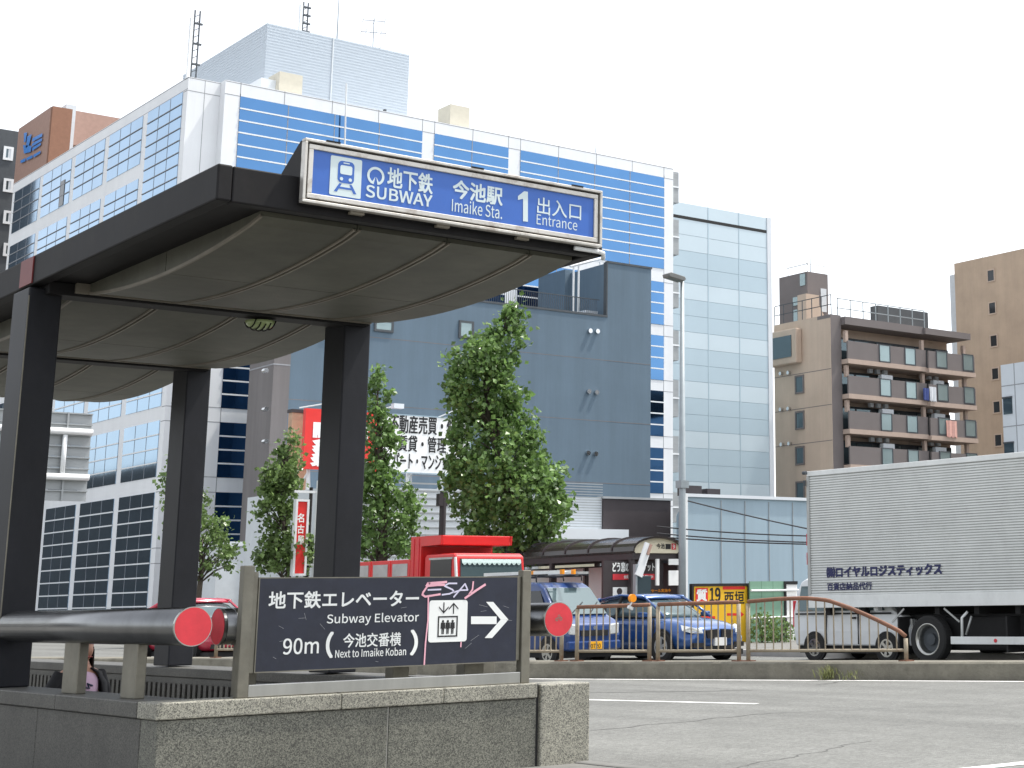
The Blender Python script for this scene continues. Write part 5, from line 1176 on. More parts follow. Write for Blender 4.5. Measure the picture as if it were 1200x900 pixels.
# ================================================================== GUARD RAIL ON THE MEDIAN
def medu(u, off=.42):                                # median point on sight column u
    r = ray(u, 770); best = None
    lo, hi = 5.0, 46.0
    f = lambda y: (lambda p: p.x * r[1] - p.y * r[0])(medpt(y, off))
    for _ in range(60):
        m_ = (lo + hi) / 2
        if f(lo) * f(m_) <= 0: hi = m_
        else: lo = m_
    return medpt((lo + hi) / 2, off)
MZ = .275
def rail_panel(pa, pb, za, zb, label, n=11, curve=None):
    t = thing('guard_rail', ((pa.x + pb.x) / 2, (pa.y + pb.y) / 2, MZ), label, 'railing', 'railing panels along the median')
    P = lambda f, z: Vector((pa.x + (pb.x - pa.x) * f, pa.y + (pb.y - pa.y) * f, z))
    top = (lambda f: za + (zb - za) * f) if curve is None else curve
    N = 1 if curve is None else 28; fe = 1.0
    MB().tube([P(i / N, top(i / N)) for i in range(N + 1)], .034, 10).build('top_rail', 'rail_rust', t, smooth=True)
    MB().tube([P(0, MZ + .17), P(1, MZ + .17)], .024, 8).build('bottom_rail', 'rail_tan', t, smooth=True)
    for f in (0, 1):
        MB().tube([P(f, MZ), P(f, top(f) - .03)], .037, 10).build('post', 'rail_tan', t, smooth=True)
        MB().box(P(f, 0).x - .09, P(f, 0).x + .09, P(f, 0).y - .09, P(f, 0).y + .09, MZ + .001, MZ + .016).build('base_plate', 'rail_rust', t)
    for k in range(1, n):
        f = k / n; MB().tube([P(f, MZ + .185), P(f, top(f) - .03)], .0135, 6).build('baluster', 'rail_tan', t)
    return t
pa, pb, pc, pd_, pe_, pf = [medu(u) for u in (676, 761, 771, 866, 877, 1062)]
rail_panel(pa, pb, 1.205, 1.225, 'railing panel in front of the blue sedan door, an orange reflector on its rail'); rail_panel(pc, pd_, 1.228, 1.245, 'railing panel in front of the blue sedan bonnet', 12)
def curve(f):
    pts = [(0, 1.25), (.2, 1.285), (.38, 1.29), (.52, 1.25), (.66, 1.12), (.8, .96), (.9, .83), (.965, .74), (1, .66)]
    for (a, za), (b, zb) in zip(pts, pts[1:]):
        if a <= f <= b: t = (f - a) / (b - a); return za + (zb - za) * t
    return pts[-1][1]
rail_panel(pe_, pf, 0, 0, 'end panel of the railing, its brown top rail curving down to the kerb', 18, curve)
dv = (pa - pb); Lp = dv.length; 
u_ = medu(667); pts = []; s_ = 1.20; y = u_.y
for k in range(6):
    p0 = medpt(y, .42); p1 = medpt(y + Lp * .94, .42); y = y + Lp * .94 + .33
    rail_panel(p1, p0, 1.2, 1.2, ['railing panel behind the right red handrail cap', 'railing panel directly behind the lift board arrow', 'railing panel hidden behind the middle of the lift board', 'railing panel hidden behind the left half of the lift board', 'railing panel seen under the short handrail by the left steel post', 'railing panel seen between the two handrail posts at left'][k], 11)
rp = medu(741, .36); a = aty(741, 701, rp.y)
dl_ = thing('delineator', (rp.x, rp.y, MZ), 'round orange reflector on a small bracket above the rusty railing', 'reflector')
cz_ = a[2]; e = MB(); e.tube([(a[0], a[1] - .03, cz_), (a[0], a[1] + .03, cz_)], .07, 20); e.build('reflector', 'orange', dl_)
MB().tube([(a[0], a[1], cz_ - .06), (a[0] - .03, a[1] + .05, 1.19)], .016, 6).bar((a[0] - .05, a[1] + .05, 1.2), (a[0] + .04, a[1] + .05, 1.16), .05, .05).build('bracket', 'pole_white', dl_)

# ================================================================== VEHICLES (local frame: x forward, y left)
HEAD = Vector((math.sin(rad(4)), -math.cos(rad(4)), 0)); LEFT = Vector((math.cos(rad(4)), math.sin(rad(4)), 0)); HRZ = math.atan2(HEAD.y, HEAD.x)
def wheel(t, x, y, r, w_, rim='alu_dull', spokes=5, z=None):
    z = r if z is None else z; s = 1 if y > 0 else -1
    prof = [(-.5, .62), (-.5, .93), (-.38, 1), (.38, 1), (.5, .93), (.5, .62)]
    rings = [[(x + r * k * math.cos(a), y + w_ * o * s, z + r * k * math.sin(a)) for a in [2 * math.pi * i / 28 for i in range(28)]] for o, k in prof]
    ty = MB().loft(rings, True).build('wheel', 'tyre', t, local=True, smooth=False)
    g = MB(); disc(g, (x, y + s * w_ * .45, z), r * .64, ((1, 0, 0), (0, 0, 1)), 28); g.build('wheel_well', 'underbody', ty, local=True)
    g = MB(); disc(g, (x, y + s * w_ * .51, z), r * .66, ((1, 0, 0), (0, 0, 1)), 28, r * .54); disc(g, (x, y + s * w_ * .515, z), r * .18, ((1, 0, 0), (0, 0, 1)), 16)
    for k in range(spokes):
        a = 2 * math.pi * k / spokes + .3; c, s2 = math.cos(a), math.sin(a); d = Vector((c, 0, s2)); n = Vector((-s2, 0, c)); o = Vector((x, y + s * w_ * .512, z))
        g.quad(o + d * r * .1 - n * r * .09, o + d * r * .6 - n * r * .13, o + d * r * .6 + n * r * .13, o + d * r * .1 + n * r * .09)
    g.build('rim', rim, ty, local=True)
    return ty
def ring12(x, zb, w_, zl, wl, zt):
    h = [(.0, zb), (w_ * .84, zb), (w_, zb + .13), (w_ * 1.01, (zb + zl) / 2 + .06), (wl, zl - .05), (wl - .13, zt - .015), (0, zt)]
    pts = [(x, -b, c) for b, c in h] + [(x, b, c) for b, c in reversed(h[1:-1])]
    return pts
def sedan(center, label, paint, cat='car', hs=1.0, group=None):
    t = thing('sedan' , center, label, cat, group, HRZ)
    st = [(-2.27, .42, .66, .80, .64, .88), (-2.18, .30, .80, .84, .76, .97), (-1.6, .21, .89, .91, .85, 1.03), (-.6, .19, .90, .93, .86, .99), (.6, .19, .90, .93, .85, .97), (1.15, .19, .90, .89, .82, .95), (1.8, .2, .88, .81, .77, .87), (2.12, .23, .82, .71, .68, .78), (2.25, .30, .70, .62, .56, .68)]
    Hs = lambda P: [(x, y, z * hs) for x, y, z in P]
    body = MB().loft([Hs(ring12(*s)) for s in st]).build('body', paint, t, local=True, subsurf=2)
    cab = [(-1.95, .95, .74, .70, 1.0), (-1.2, .95, .79, .58, 1.33), (-.4, .95, .80, .60, 1.43), (.35, .95, .80, .58, 1.39), (1.2, .93, .74, .68, .96)]
    def cr(x, zb, wb, wt, zt): return Hs([(x, -wb, zb - .08), (x, -wb, zb), (x, -wt - .03, zt - .07), (x, -wt + .1, zt), (x, 0, zt + .015), (x, wt - .1, zt), (x, wt + .03, zt - .07), (x, wb, zb), (x, wb, zb - .08)])
    MB().loft([cr(*c) for c in cab]).build('window_glass', 'car_glass', t, local=True, subsurf=1)
    def rf(x, wt, zt): return Hs([(x, -wt, zt - .045), (x, -wt + .1, zt + .012), (x, 0, zt + .03), (x, wt - .1, zt + .012), (x, wt, zt - .045), (x, 0, zt - .03)])
    MB().loft([rf(-1.25, .55, 1.32), (rf(-.9, .58, 1.385)), rf(-.4, .61, 1.435), rf(.1, .605, 1.43), rf(.42, .585, 1.375)]).build('roof', paint, t, local=True, smooth=True)
    for s in (-1, 1):
        g = MB(); q = lambda P: [(x, s * y, z * hs) for x, y, z in P]
        g.tube(q([(1.2, .69, .95), (.82, .625, 1.18), (.4, .575, 1.38)]), .03, 8).tube(q([(.4, .6, 1.39), (-.4, .625, 1.435), (-1.2, .585, 1.34)]), .03, 8).tube(q([(-1.15, .59, 1.345), (-1.6, .68, 1.17), (-2.0, .74, .99)]), [.05, .075, .06], 8)
        g.build('pillar', paint, t, local=True, smooth=True)
        g = MB(); g.tube(q([(-.32, .815, .96), (-.3, .64, 1.41)]), .035, 6); g.tube(q([(-1.9, .775, .965), (-.3, .83, .965), (1.15, .78, .955)]), .018, 6); g.build('window_trim', 'underbody', t, local=True)
        MB().loft([[(.78 + a * .09, s * .93 + b * .09, (1.0 + c * .065) * hs) for a, b, c in r_] for r_ in ([(-1, -s, -.7), (1, -s, -.7), (1, -s, .7), (-1, -s, .7)], [(-1, s, -.8), (.7, s, -.8), (.7, s, 1), (-1, s, 1)])]).build('mirror', paint, t, local=True, bevel=.02)
        for x in (1.38, -1.35): g = MB(); disc(g, (x, s * .908, .33), .375, ((1, 0, 0), (0, 0, 1)), 28); g.build('wheel_arch', 'underbody', t, local=True)
        wheel(t, 1.38, s * .835, .325, .2); wheel(t, -1.35, s * .835, .325, .2)
        L_ = lambda a, b, c: (a, s * b, c * hs)
        MB().add([L_(1.88, .80, .78), L_(2.12, .72, .73), L_(2.235, .5, .685), L_(2.255, .48, .60), L_(2.16, .74, .61), L_(1.98, .85, .66), L_(1.9, .6, .7)], [(0, 1, 2, 3, 4, 5), (0, 6, 2, 1), (6, 3, 2), (6, 0, 5), (6, 5, 4, 3)]).build('headlight', 'lamp_clear', t, local=True)
        MB().box(2.10, 2.24, s * .45, s * .74, .30 * hs, .40 * hs).build('intake', 'underbody', t, local=True)
        g = MB(); g.tube(q([(-.05, .895, .81), (.1, .905, .81)]), .014, 6); g.tube(q([(-1.15, .9, .83), (-1.0, .9, .83)]), .014, 6); g.build('door_handle', paint, t, local=True)
        g = MB(); 
        for x in (1.08, -.28, -1.25): g.box(x - .006, x + .006, s * .86, s * .914, .3 * hs, .9 * hs)
        g.build('door_gap', 'underbody', t, local=True)
    for s in (-1, 1): MB().prism([(s * .04, .47 * hs), (s * .36, .49 * hs), (s * .4, .66 * hs), (s * .06, .68 * hs)], 2.2, 2.275, 'x').build('grille', 'black', t, local=True)
    MB().box(2.24, 2.3, -.17, .17, .33 * hs, .50 * hs).build('number_plate', 'plate_white', t, local=True)
    MB().box(2.18, 2.27, -.44, .44, .26 * hs, .325 * hs).build('intake', 'underbody', t, local=True)
    MB().box(-2.2, 2.15, -.8, .8, .12, .24).build('underside', 'underbody', t, local=True)
    return t
def place(corner, half_l, half_w):                   # corner = right front ground point
    c = Vector((corner[0], corner[1], 0)); p = c - HEAD * half_l + LEFT * half_w; return (p.x, p.y, 0)
sc_ = sedan(place(ground(806, 35.2), 2.2, .88), 'blue sedan with open-slot grille and white front plate behind the rusty railing', 'car_blue')

def kei_van(center, label, paint, blue=True):
    t = thing('small_van', center, label, 'van', None, HRZ)
    W = .735
    prof = [(-1.62, .30), (-1.66, .6), (-1.66, 1.0), (-1.60, 1.45), (-1.5, 1.66), (-1.35, 1.72), (.2, 1.735), (.55, 1.71), (.74, 1.62), (1.28, 1.02), (1.5, .93), (1.63, .84), (1.68, .6), (1.66, .30)]
    g = MB(); hw = lambda z: W - max(0, z - .95) * .13 - (.03 if z < .4 else 0)
    rings = []
    for k in (-1, -.86, .86, 1):
        sc = 1.0 if abs(k) < .9 else .975
        rings.append([((x * sc), k * hw(z), .95 + (z - .95) * (1.0 if abs(k) < .9 else .965)) for x, z in prof])
    b = g.loft(rings).build('body', paint, t, local=True, bevel=.03)
    wsP = [(.765, -.58, 1.60), (1.285, -.645, 1.045), (1.285, .645, 1.045), (.765, .58, 1.60)]
    MB().add([(x + .012, y, z + .01) for x, y, z in wsP] + [(x - .05, y, z - .04) for x, y, z in wsP], [(0, 1, 2, 3), (7, 6, 5, 4), (0, 4, 5, 1), (1, 5, 6, 2), (2, 6, 7, 3), (3, 7, 4, 0)]).build('windscreen', 'car_glass', t, local=True)
    g = MB(); g.tube([(1.29, -.3, 1.065), (1.08, .15, 1.3)], .012, 5).tube([(1.29, .2, 1.065), (1.08, .55, 1.3)], .012, 5).build('wiper', 'black', t, local=True)
    for s in (-1, 1):
        for (xa, xa2, xb, xb2) in ((.30, .30, .98, .66), (-.62, -.62, .22, .22), (-1.5, -1.44, -.7, -.7)):
            y0, y1 = s * (hw(1.02) + .006), s * (hw(1.55) + .006)
            pts = [(xa, y0, 1.03), (xb, y0, 1.03), (xb2, y1, 1.55), (xa2, y1, 1.55)]; mb = MB(); mb.add(pts + [(x, y - s * .04, z) for x, y, z in pts], [(0, 1, 2, 3), (7, 6, 5, 4), (0, 4, 5, 1), (1, 5, 6, 2), (2, 6, 7, 3), (3, 7, 4, 0)]); mb.build('side_window', 'car_glass_dark' if blue else 'car_glass', t, local=True)
        MB().bar((-1.55, s * (W + .004), .97), (1.2, s * (W + .004), .97), .012, .035).build('side_trim', 'pole_white' if blue else 'underbody', t, local=True)
        g = MB()
        for x in (.26, -.66): g.box(x - .006, x + .006, s * (W - .03), s * (W + .004), .35, .95)
        g.build('door_gap', 'underbody', t, local=True)
        MB().box(.08, .2, s * (W - .01), s * (W + .025), .86, .90).build('door_handle', 'black', t, local=True)
        MB().box(.86, .98, s * (W + .02), s * (W + .17), 1.02, 1.2).build('mirror', paint if not blue else 'black', t, local=True, bevel=.02)
        for x in (1.05, -1.0): g = MB(); disc(g, (x, s * (W + .002), .29), .32, ((1, 0, 0), (0, 0, 1)), 26); g.build('wheel_arch', 'underbody', t, local=True)
        wheel(t, 1.05, s * (W - .06), .275, .15, 'chrome', 6); wheel(t, -1.0, s * (W - .06), .275, .15, 'chrome', 6)
        MB().prism([(s * .40, .62), (s * .66, .64), (s * .67, .86), (s * .44, .83)], 1.55, 1.692, 'x').build('headlight', 'lamp_clear', t, local=True, bevel=.02)
        MB().box(-1.69, -1.64, s * .55, s * .68, .7, 1.25).build('tail_lamp', 'red_cap', t, local=True)
    MB().box(1.60, 1.72, -.7, .7, .32, .50).build('bumper', paint, t, local=True, bevel=.03)
    MB().box(1.655, 1.70, -.36, .36, .60, .72).build('grille', 'black', t, local=True)
    g = MB(); disc(g, (1.705, 0, .77), .04, ((0, 1, 0), (0, 0, 1)), 16); g.build('badge', 'chrome', t, local=True)
    pl = MB().box(1.722, 1.735, -.17, .17, .33, .49).build('number_plate', 'plate_yellow' if blue else 'plate_white', t, local=True)
    if blue: text('0720', lambda a, b_: (1.737, a, b_), -.13, .13, .35, .44, 'black', pl, local=True)
    MB().box(-1.55, 1.5, -.62, .62, .16, .31).build('underside', 'underbody', t, local=True)
    return t
vb = kei_van(place(ground(664, 34.2), 1.66, .7), 'blue boxy van with a yellow plate and a ladder on its roof rack', 'van_blue')
g = MB()
for x in (-1.2, -.2, .45): g.tube([(x, -.62, 1.76), (x, -.6, 1.86), (x, .6, 1.86), (x, .62, 1.76)], .018, 6)
for y in (-.55, .55): g.tube([(-1.45, y, 1.885), (.75, y, 1.885)], .018, 6)
g.build('roof_rack', 'black', vb, local=True)
ld = thing('ladder', vb.location + Vector((0, 0, 1.93)), 'aluminium ladder with orange ends lying on the blue van roof rack', 'ladder', None, HRZ)
for y in (-.42, -.12):
    MB().box(-1.75, 1.05, y - .02, y + .02, -.03, .045).build('side_rail', 'alu', ld, local=True)
    MB().box(1.052, 1.14, y - .03, y + .03, -.04, .06).build('end_cap', 'orange', ld, local=True)
    MB().box(-.0, .1, y - .026, y + .026, -.035, .05).build('clip', 'orange', ld, local=True)
for k in range(9):
    MB().tube([(-1.6 + k * .31, -.42, .01), (-1.6 + k * .31, -.12, .01)], .015, 6).build('rung', 'alu', ld, local=True)
MB().box(-1.7, .9, .15, .45, -.03, .02).build('plank', 'alu_dull', ld, local=True)
# white van: rear wheel on sight column 955
rw = ground(955, 35.0); c_ = Vector((rw[0], rw[1], 0)) + HEAD * 1.0 + LEFT * .735
kei_van((c_.x, c_.y, 0), 'small white van showing its wheels below the silver truck box', 'van_white', False)
# red car at far left
p_ = ground(232, 43.0)
sedan((p_[0], p_[1], 0), 'red car glimpsed behind the railing left of the lift board post', 'car_red', hs=1.09)

# --- silver box truck
wq = atz(1087, 777.5, 0); w0 = Vector((wq[0], wq[1], 0))
lo, hi = 0.0, 12.0
def pu(p): c = CM.T @ (np.array(p) - CAMP); return PX + FPX * c[0] / -c[2]
for _ in range(50):
    m_ = (lo + hi) / 2; p = w0 - HEAD * m_
    if pu((p.x, p.y, 1)) > 948: lo = m_
    else: hi = m_
RX = lo; rear = w0 - HEAD * RX
d_ = -(CM.T @ (np.array((rear.x, rear.y, 1.25)) - CAMP))[2]
zB, zT = dep(948, 712.5, d_)[2], dep(948, 550.5, d_)[2]
bt_ = thing('box_truck', (rear.x, rear.y, 0), 'silver corrugated box truck with navy lettering on its long side', 'truck', None, HRZ)
TL, TW = 9.2, 2.35
zs = dep(960, 697.5, d_)[2]
MB().box(.03, TL - .03, .03, TW - .03, zB + .02, zT - .02).build('cargo_box', 'alu_dull', bt_, local=True)
def ribbed(y, s, name):
    g = MB(); n = 48; za, zb = zs, zT - .1; P = []
    h = (zb - za) / n
    for i in range(n): z = za + i * h; P += [(z, -.05), (z + h * .04, .014), (z + h * .58, .016), (z + h * .62, -.05)]
    P.append((zb, 0))
    vs = [(x, y - s * o, z) for x in (.07, TL - .07) for z, o in P]; k = len(P)
    g.add(vs, [(i, k + i, k + i + 1, i + 1) for i in range(k - 1)]); return g.build(name, 'alu', bt_, local=True)
ribbed(.025, 1, 'side_panel'); ribbed(TW - .025, -1, 'side_panel')
MB().box(0.0, TL, -.012, .029, zB, zs - .004).build('skirt_panel', 'alu', bt_, local=True, bevel=.008)
MB().box(0.0, TL, -.012, .05, zT - .098, zT + .01).build('top_rail', 'alu', bt_, local=True, bevel=.01)
MB().box(-.01, .068, -.014, .06, zs, zT - .099).build('corner_post', 'alu_dull', bt_, local=True, bevel=.01); MB().box(-.01, .068, TW - .06, TW + .014, zB, zT).build('corner_post', 'alu_dull', bt_, local=True, bevel=.01)
MB().box(-.05, -.012, .08, TW / 2 - .01, zB + .1, zT - .1).build('rear_door', 'alu', bt_, local=True); MB().box(-.05, -.012, TW / 2 + .01, TW - .08, zB + .1, zT - .1).build('rear_door', 'alu', bt_, local=True)
g = MB()
for z in (zB + .9, zB + 1.3): g.box(-.03, -.015, -.012, .03, z, z + .25)
g.build('marker_lamp', 'red_cap', bt_, local=True)
MB().tube([(-.07, -.04, zT - .02), (.02, -.04, zT - .02)], .04, 8).tube([(-.03, -.04, zT - .3), (-.03, -.04, zT - .18)], .03, 8).build('hinge', 'wall_char', bt_, local=True)
g = MB()
for y in (.6, TW - .6): g.box(.1, TL + 2, y - .06, y + .06, zB - .42, zB - .16)
for k in range(9): g.box(.3 + k, .42 + k, .2, TW - .2, zB - .155, zB - .005)
g.build('chassis', 'underbody', bt_, local=True)
for x in (RX - .78, RX + 1.95): MB().box(x - .02, x + .02, .05, .62, .22, zB - .2).build('mud_flap', 'underbody', bt_, local=True)
g = MB(); g.bar((RX - .62, .06, zB - .04), (RX - .95, .06, zB - .30), .02, .035).bar((RX + .42, .06, zB - .04), (RX + .8, .06, zB - .30), .02, .035); g.build('stay', 'alu_dull', bt_, local=True)
def twheel(x, y, w_=.26):
    ty = wheel(bt_, x, y, .46, w_, 'alu_dull', 0); s = 1 if y > TW / 2 else -1
    g = MB(); c = Vector((x, y, .46)); rings = [[(x + r_ * math.cos(a), y + s * o, .46 + r_ * math.sin(a)) for a in [2 * math.pi * i / 24 for i in range(24)]] for o, r_ in ((.135, .3), (.10, .28), (.03, .22), (.02, .15), (.09, .14), (.10, .03))]
    g.loft(rings).build('hub', 'steel_worn_shaded', ty, local=True, smooth=True); return ty
def tyre_fix(x, y):
    s = 1 if y > TW / 2 else -1
    ty = MB().loft([[(x + .46 * k * math.cos(a), y + .26 * o * s, .46 + .46 * k * math.sin(a)) for a in [2 * math.pi * i / 32 for i in range(32)]] for o, k in [(-.5, .62), (-.5, .93), (-.38, 1), (.38, 1), (.5, .93), (.5, .68), (-.25, .66)]]).build('wheel', 'tyre', bt_, local=True)
    rings = [[(x + r_ * math.cos(a), y + s * o, .46 + r_ * math.sin(a)) for a in [2 * math.pi * i / 24 for i in range(24)]] for o, r_ in ((.125, .315), (.135, .29), (.09, .262), (-.03, .235), (-.05, .12), (.03, .11), (.04, .02))]
    MB().loft(rings[:4], False).build('rim', 'steel', ty, local=True, smooth=True)
    MB().loft(rings[3:], True).build('hub', 'wall_char', ty, local=True)
for y in (.15, TW - .15): tyre_fix(RX, y)
tyre_fix(RX + 1.3, TW - .15)
def trk(u, v):
    p0 = np.array(CAMP); r = ray(u, v); n = np.array([-LEFT.x, -LEFT.y, 0]); q0 = np.array((rear + (-LEFT) * .001)[:]); t = ((q0 - p0) @ n) / (r @ n); p = p0 + r * t - np.array(rear[:]); return p @ np.array(HEAD[:]), p[2]
gx0, gz1 = trk(1113, 746); _, gz0 = trk(1113, 755)
MB().box(gx0, TL - .5, .02, .05, gz0, gz1).build('side_guard', 'alu', bt_, local=True, bevel=.008)
P3 = lambda u, v, y: (trk(u, v)[0], y, trk(u, v)[1])
MB().tube([P3(1130, 717, .1), P3(1125, 724, .06), P3(1125.5, 748, .055)], .028, 8).build('guard_stay', 'alu', bt_, local=True, smooth=True)
MB().tube([P3(1134, 722, .12), P3(1129, 744, .08)], .022, 8).build('guard_stay', 'alu_dull', bt_, local=True, smooth=True)
MB().tube([(TL - 1.2, .1, zB - .05), (TL - 1.25, .06, gz1)], .028, 8).build('guard_stay', 'alu', bt_, local=True)
g = MB()
for x in (trk(1166, 750)[0],): g.tube([(x, .005, (gz0 + gz1) / 2), (x, .019, (gz0 + gz1) / 2)], .035, 14)
g.build('reflector', 'red_cap', bt_, local=True)
MB().box(RX + .05, RX + 2.15, .45, 2.0, .24, zB - .2).build('shade_fill_aft', 'underbody', bt_, local=True, bevel=.05)  # these dark boxes are added to fill the shade under the truck
MB().box(RX + 2.25, RX + 4.4, .32, .95, .3, zB - .2).build('shade_fill_mid', 'underbody', bt_, local=True, bevel=.08)
MB().box(RX + 4.5, RX + 5.6, .3, .95, .34, zB - .2).build('shade_fill_fore', 'underbody', bt_, local=True, bevel=.03)
MB().box(RX - 1.9, RX - .1, .75, 1.6, .5, zB - .2).build('shade_fill_rear', 'underbody', bt_, local=True, bevel=.05)
# cab ahead of the box
cb = [(TL + .12, .55), (TL + .12, 2.55), (TL + .5, 2.75), (TL + 1.5, 2.75), (TL + 1.9, 1.6), (TL + 1.95, .55)]
g = MB(); g.prism(cb, .05, TW - .05, 'y'); g.build('cab', 'van_white', bt_, local=True, bevel=.05)
MB().box(TL + .55, TL + 1.35, .04, .049, 1.65, 2.4).build('cab_window', 'car_glass_dark', bt_, local=True)
for y in (.2, TW - .2):
    ty = MB().loft([[(TL + 1.0 + .46 * k * math.cos(a), y + .26 * o, .46 + .46 * k * math.sin(a)) for a in [2 * math.pi * i / 28 for i in range(28)]] for o, k in [(-.5, .9), (-.38, 1), (.38, 1), (.5, .9)]]).build('wheel', 'tyre', bt_, local=True)
# lettering on the truck side: sight lines meet the side plane
def trk(u, v):
    p0 = np.array(CAMP); r = ray(u, v); n = np.array([-LEFT.x, -LEFT.y, 0]); q0 = np.array((rear + (-LEFT) * .001)[:]); t = ((q0 - p0) @ n) / (r @ n); p = p0 + r * t - np.array(rear[:]); return p @ np.array(HEAD[:]), p[2]
def ttxt(s, ll, ur, off): (a0, b0), (a1, b1) = trk(*ll), trk(*ur); text(s, lambda a, b: (a, -.001, b), a0, a1, b0, b1, 'navy_letter', bt_, off, local=True)
ttxt('㈱ロイヤルロジスティックス', (969, 677), (1103, 660), .045)
ttxt('百貨店納品代行', (969.5, 692), (1021.5, 682), .03)

# --- red tipper truck behind the lift board
rc = ground(534, 41.0); rt = thing('tipper_truck', (rc[0], rc[1], 0), 'red tipper truck with lace-trimmed windscreen behind the navy lift board', 'truck', None, HRZ)
def zat(v, d): return dep(560, v, d)[2]
RT = 2.1; zc = zat(647, 41.3)
cabp = [(-1.55, .6), (-1.55, zc - .05), (-1.45, zc), (-.25, zc), (-.12, zc - .07), (.0, 1.55), (.05, .9), (.05, .6)]
MB().prism(cabp, .0, RT, 'y').build('cab', 'truck_red', rt, local=True, bevel=.05)
wq_ = [(-.105, .12, zc - .14), (.003, .08, 1.62), (.003, RT - .08, 1.62), (-.105, RT - .12, zc - .14)]
MB().add([(x + .02, y, z) for x, y, z in wq_] + [(x - .03, y, z) for x, y, z in wq_], [(0, 1, 2, 3), (7, 6, 5, 4), (0, 4, 5, 1), (1, 5, 6, 2), (2, 6, 7, 3), (3, 7, 4, 0)]).build('windscreen', 'car_glass', rt, local=True)
g = MB(); n = 12
for i in range(n):
    ya = .14 + (RT - .28) * i / n; yb_2 = .14 + (RT - .28) * (i + 1) / n; pts = [(-.065, ya, zc - .15), (-.065, yb_2, zc - .15)] + [(-.045 + .0, yb_2 + (ya - yb_2) * k / 6, zc - .24 - .06 * math.sin(math.pi * k / 6)) for k in range(7)]
    g.add(pts, [tuple(range(len(pts)))])
g.build('lace_curtain', 'lace', rt, local=True)
MB().box(-1.25, -.3, -.012, .002, 1.65, zc - .14).build('side_window', 'car_glass_dark', rt, local=True)
MB().bar((-.13, -.01, zc - .1), (.0, -.01, 1.5), .04, .07).build('pillar', 'alu', rt, local=True)
MB().bar((-1.3, -.014, zc - .12), (-.25, -.014, zc - .12), .02, .05).build('drip_rail', 'alu_dull', rt, local=True)
zg = zat(626, 42.0); zg2 = zat(638, 42.0)
hb = MB().prism([(-2.1, .9), (-1.62, .9), (-1.62, zg2), (-.75, zg2 + .02), (-.72, zg), (-2.1, zg)], -.06, -.0, 'y').build('head_guard', 'truck_red', rt, local=True)
MB().box(-1.85, -1.62, .001, RT, .9, zg2).build('bulkhead', 'truck_red', rt, local=True)
MB().box(-2.1, -.74, .001, RT, zg2 + .01, zg).build('guard_lip', 'truck_red', rt, local=True, bevel=.02)
MB().prism([(-2.1, .9), (-1.62, .9), (-1.62, zg2), (-.75, zg2 + .02), (-.72, zg), (-2.1, zg)], RT, RT + .06, 'y').build('head_guard', 'truck_red', rt, local=True)
g = MB()
for x in (-1.95, -1.72): g.box(x - .02, x + .02, -.075, -.061, 1.0, zg - .05)
g.build('stiffener', 'red_cap', rt, local=True)
zb_ = zat(655, 43.5)
for i in range(4):
    x1 = -2.14 - i * .95; x0 = x1 - .91
    o = MB().box(x0, x1, -.05, .0, 1.0, zb_).build('side_board', 'truck_red', rt, local=True, bevel=.01)
    MB().box(x0 + .1, x1 - .1, -.062, -.051, zb_ - .42, zb_ - .1).build('board_panel', 'alu_dull', o, local=True)
MB().box(-5.95, -2.12, RT, RT + .05, 1.0, zb_).box(-5.95, -2.12, .001, RT - .001, .88, 1.0).box(-5.97, -5.9, .0, RT, 1.01, zb_).build('tipper_body', 'truck_red', rt, local=True)
MB().box(-5.9, -.1, .3, RT - .3, .5, .86).build('chassis', 'underbody', rt, local=True)
for x in (-.8, -4.4):
    for y in (.12, RT - .12):
        wheel(rt, x, y, .4, .24, 'alu_dull', 0)
MB().box(-.02, .1, .05, RT - .05, .45, .8).build('bumper', 'pole_white', rt, local=True, bevel=.02)
for y in (.25, RT - .25): MB().box(.04, .1, y - .15, y + .15, .95, 1.12).build('headlight', 'lamp_clear', rt, local=True)

# ================================================================== PERSON ON THE STAIRS
pp_ = atx(105, 757, 5.0); pX, pY = 4.85, 14.35
def skin_mesh(name, verts, edges, radii, m_, parent, sub=2, root=0):
    me = bpy.data.meshes.new(name); me.from_pydata(verts, edges, []); o = bpy.data.objects.new(name, me); COL.objects.link(o)
    o.parent = parent
    sk = o.modifiers.new('skin', 'SKIN'); sk.use_smooth_shade = True
    for i, r_ in enumerate(radii):
        v = me.skin_vertices[0].data[i]; v.radius = r_ if isinstance(r_, tuple) else (r_, r_); v.use_root = (i == root)
    sb = o.modifiers.new('sub', 'SUBSURF'); sb.levels = sub; sb.render_levels = sub
    dg = bpy.context.evaluated_depsgraph_get(); dg.update(); m2 = bpy.data.meshes.new_from_object(o.evaluated_get(dg)); bpy.data.objects.remove(o)
    m2.materials.clear(); m2.materials.append(M[m_]); m2.polygons.foreach_set('use_smooth', [True] * len(m2.polygons)); m2.name = name
    o = bpy.data.objects.new(name, m2); COL.objects.link(o); o.parent = parent; return o
fz = .14 - .16 * (int((STY - pY) / .3) + 1)
ps = thing('person', (pX, pY, fz), 'dark-haired person in a pink top and open black jacket coming down behind the handrail posts', 'person', None, rad(18))
hgt = .865 - fz; chin = hgt                       # chin height above the feet
K = chin / 1.36
V_ = [(0, 0, .90), (0, .01, 1.02), (0, .01, 1.18), (0, .012, 1.27), (0, 0, 1.33), (0, -.015, 1.40),           # pelvis .. skull base
      (.085, 0, .86), (.095, -.03, .47), (.09, .02, .09), (.095, -.12, .03), (-.085, 0, .86), (-.095, .0, .47), (-.09, .06, .09), (-.095, -.08, .03),
      (.155, .015, 1.26), (.20, .05, 1.0), (.20, -.04, .78), (-.155, .015, 1.26), (-.20, .05, 1.0), (-.20, -.04, .78), (.2, -.06, .70), (-.2, -.06, .70)]
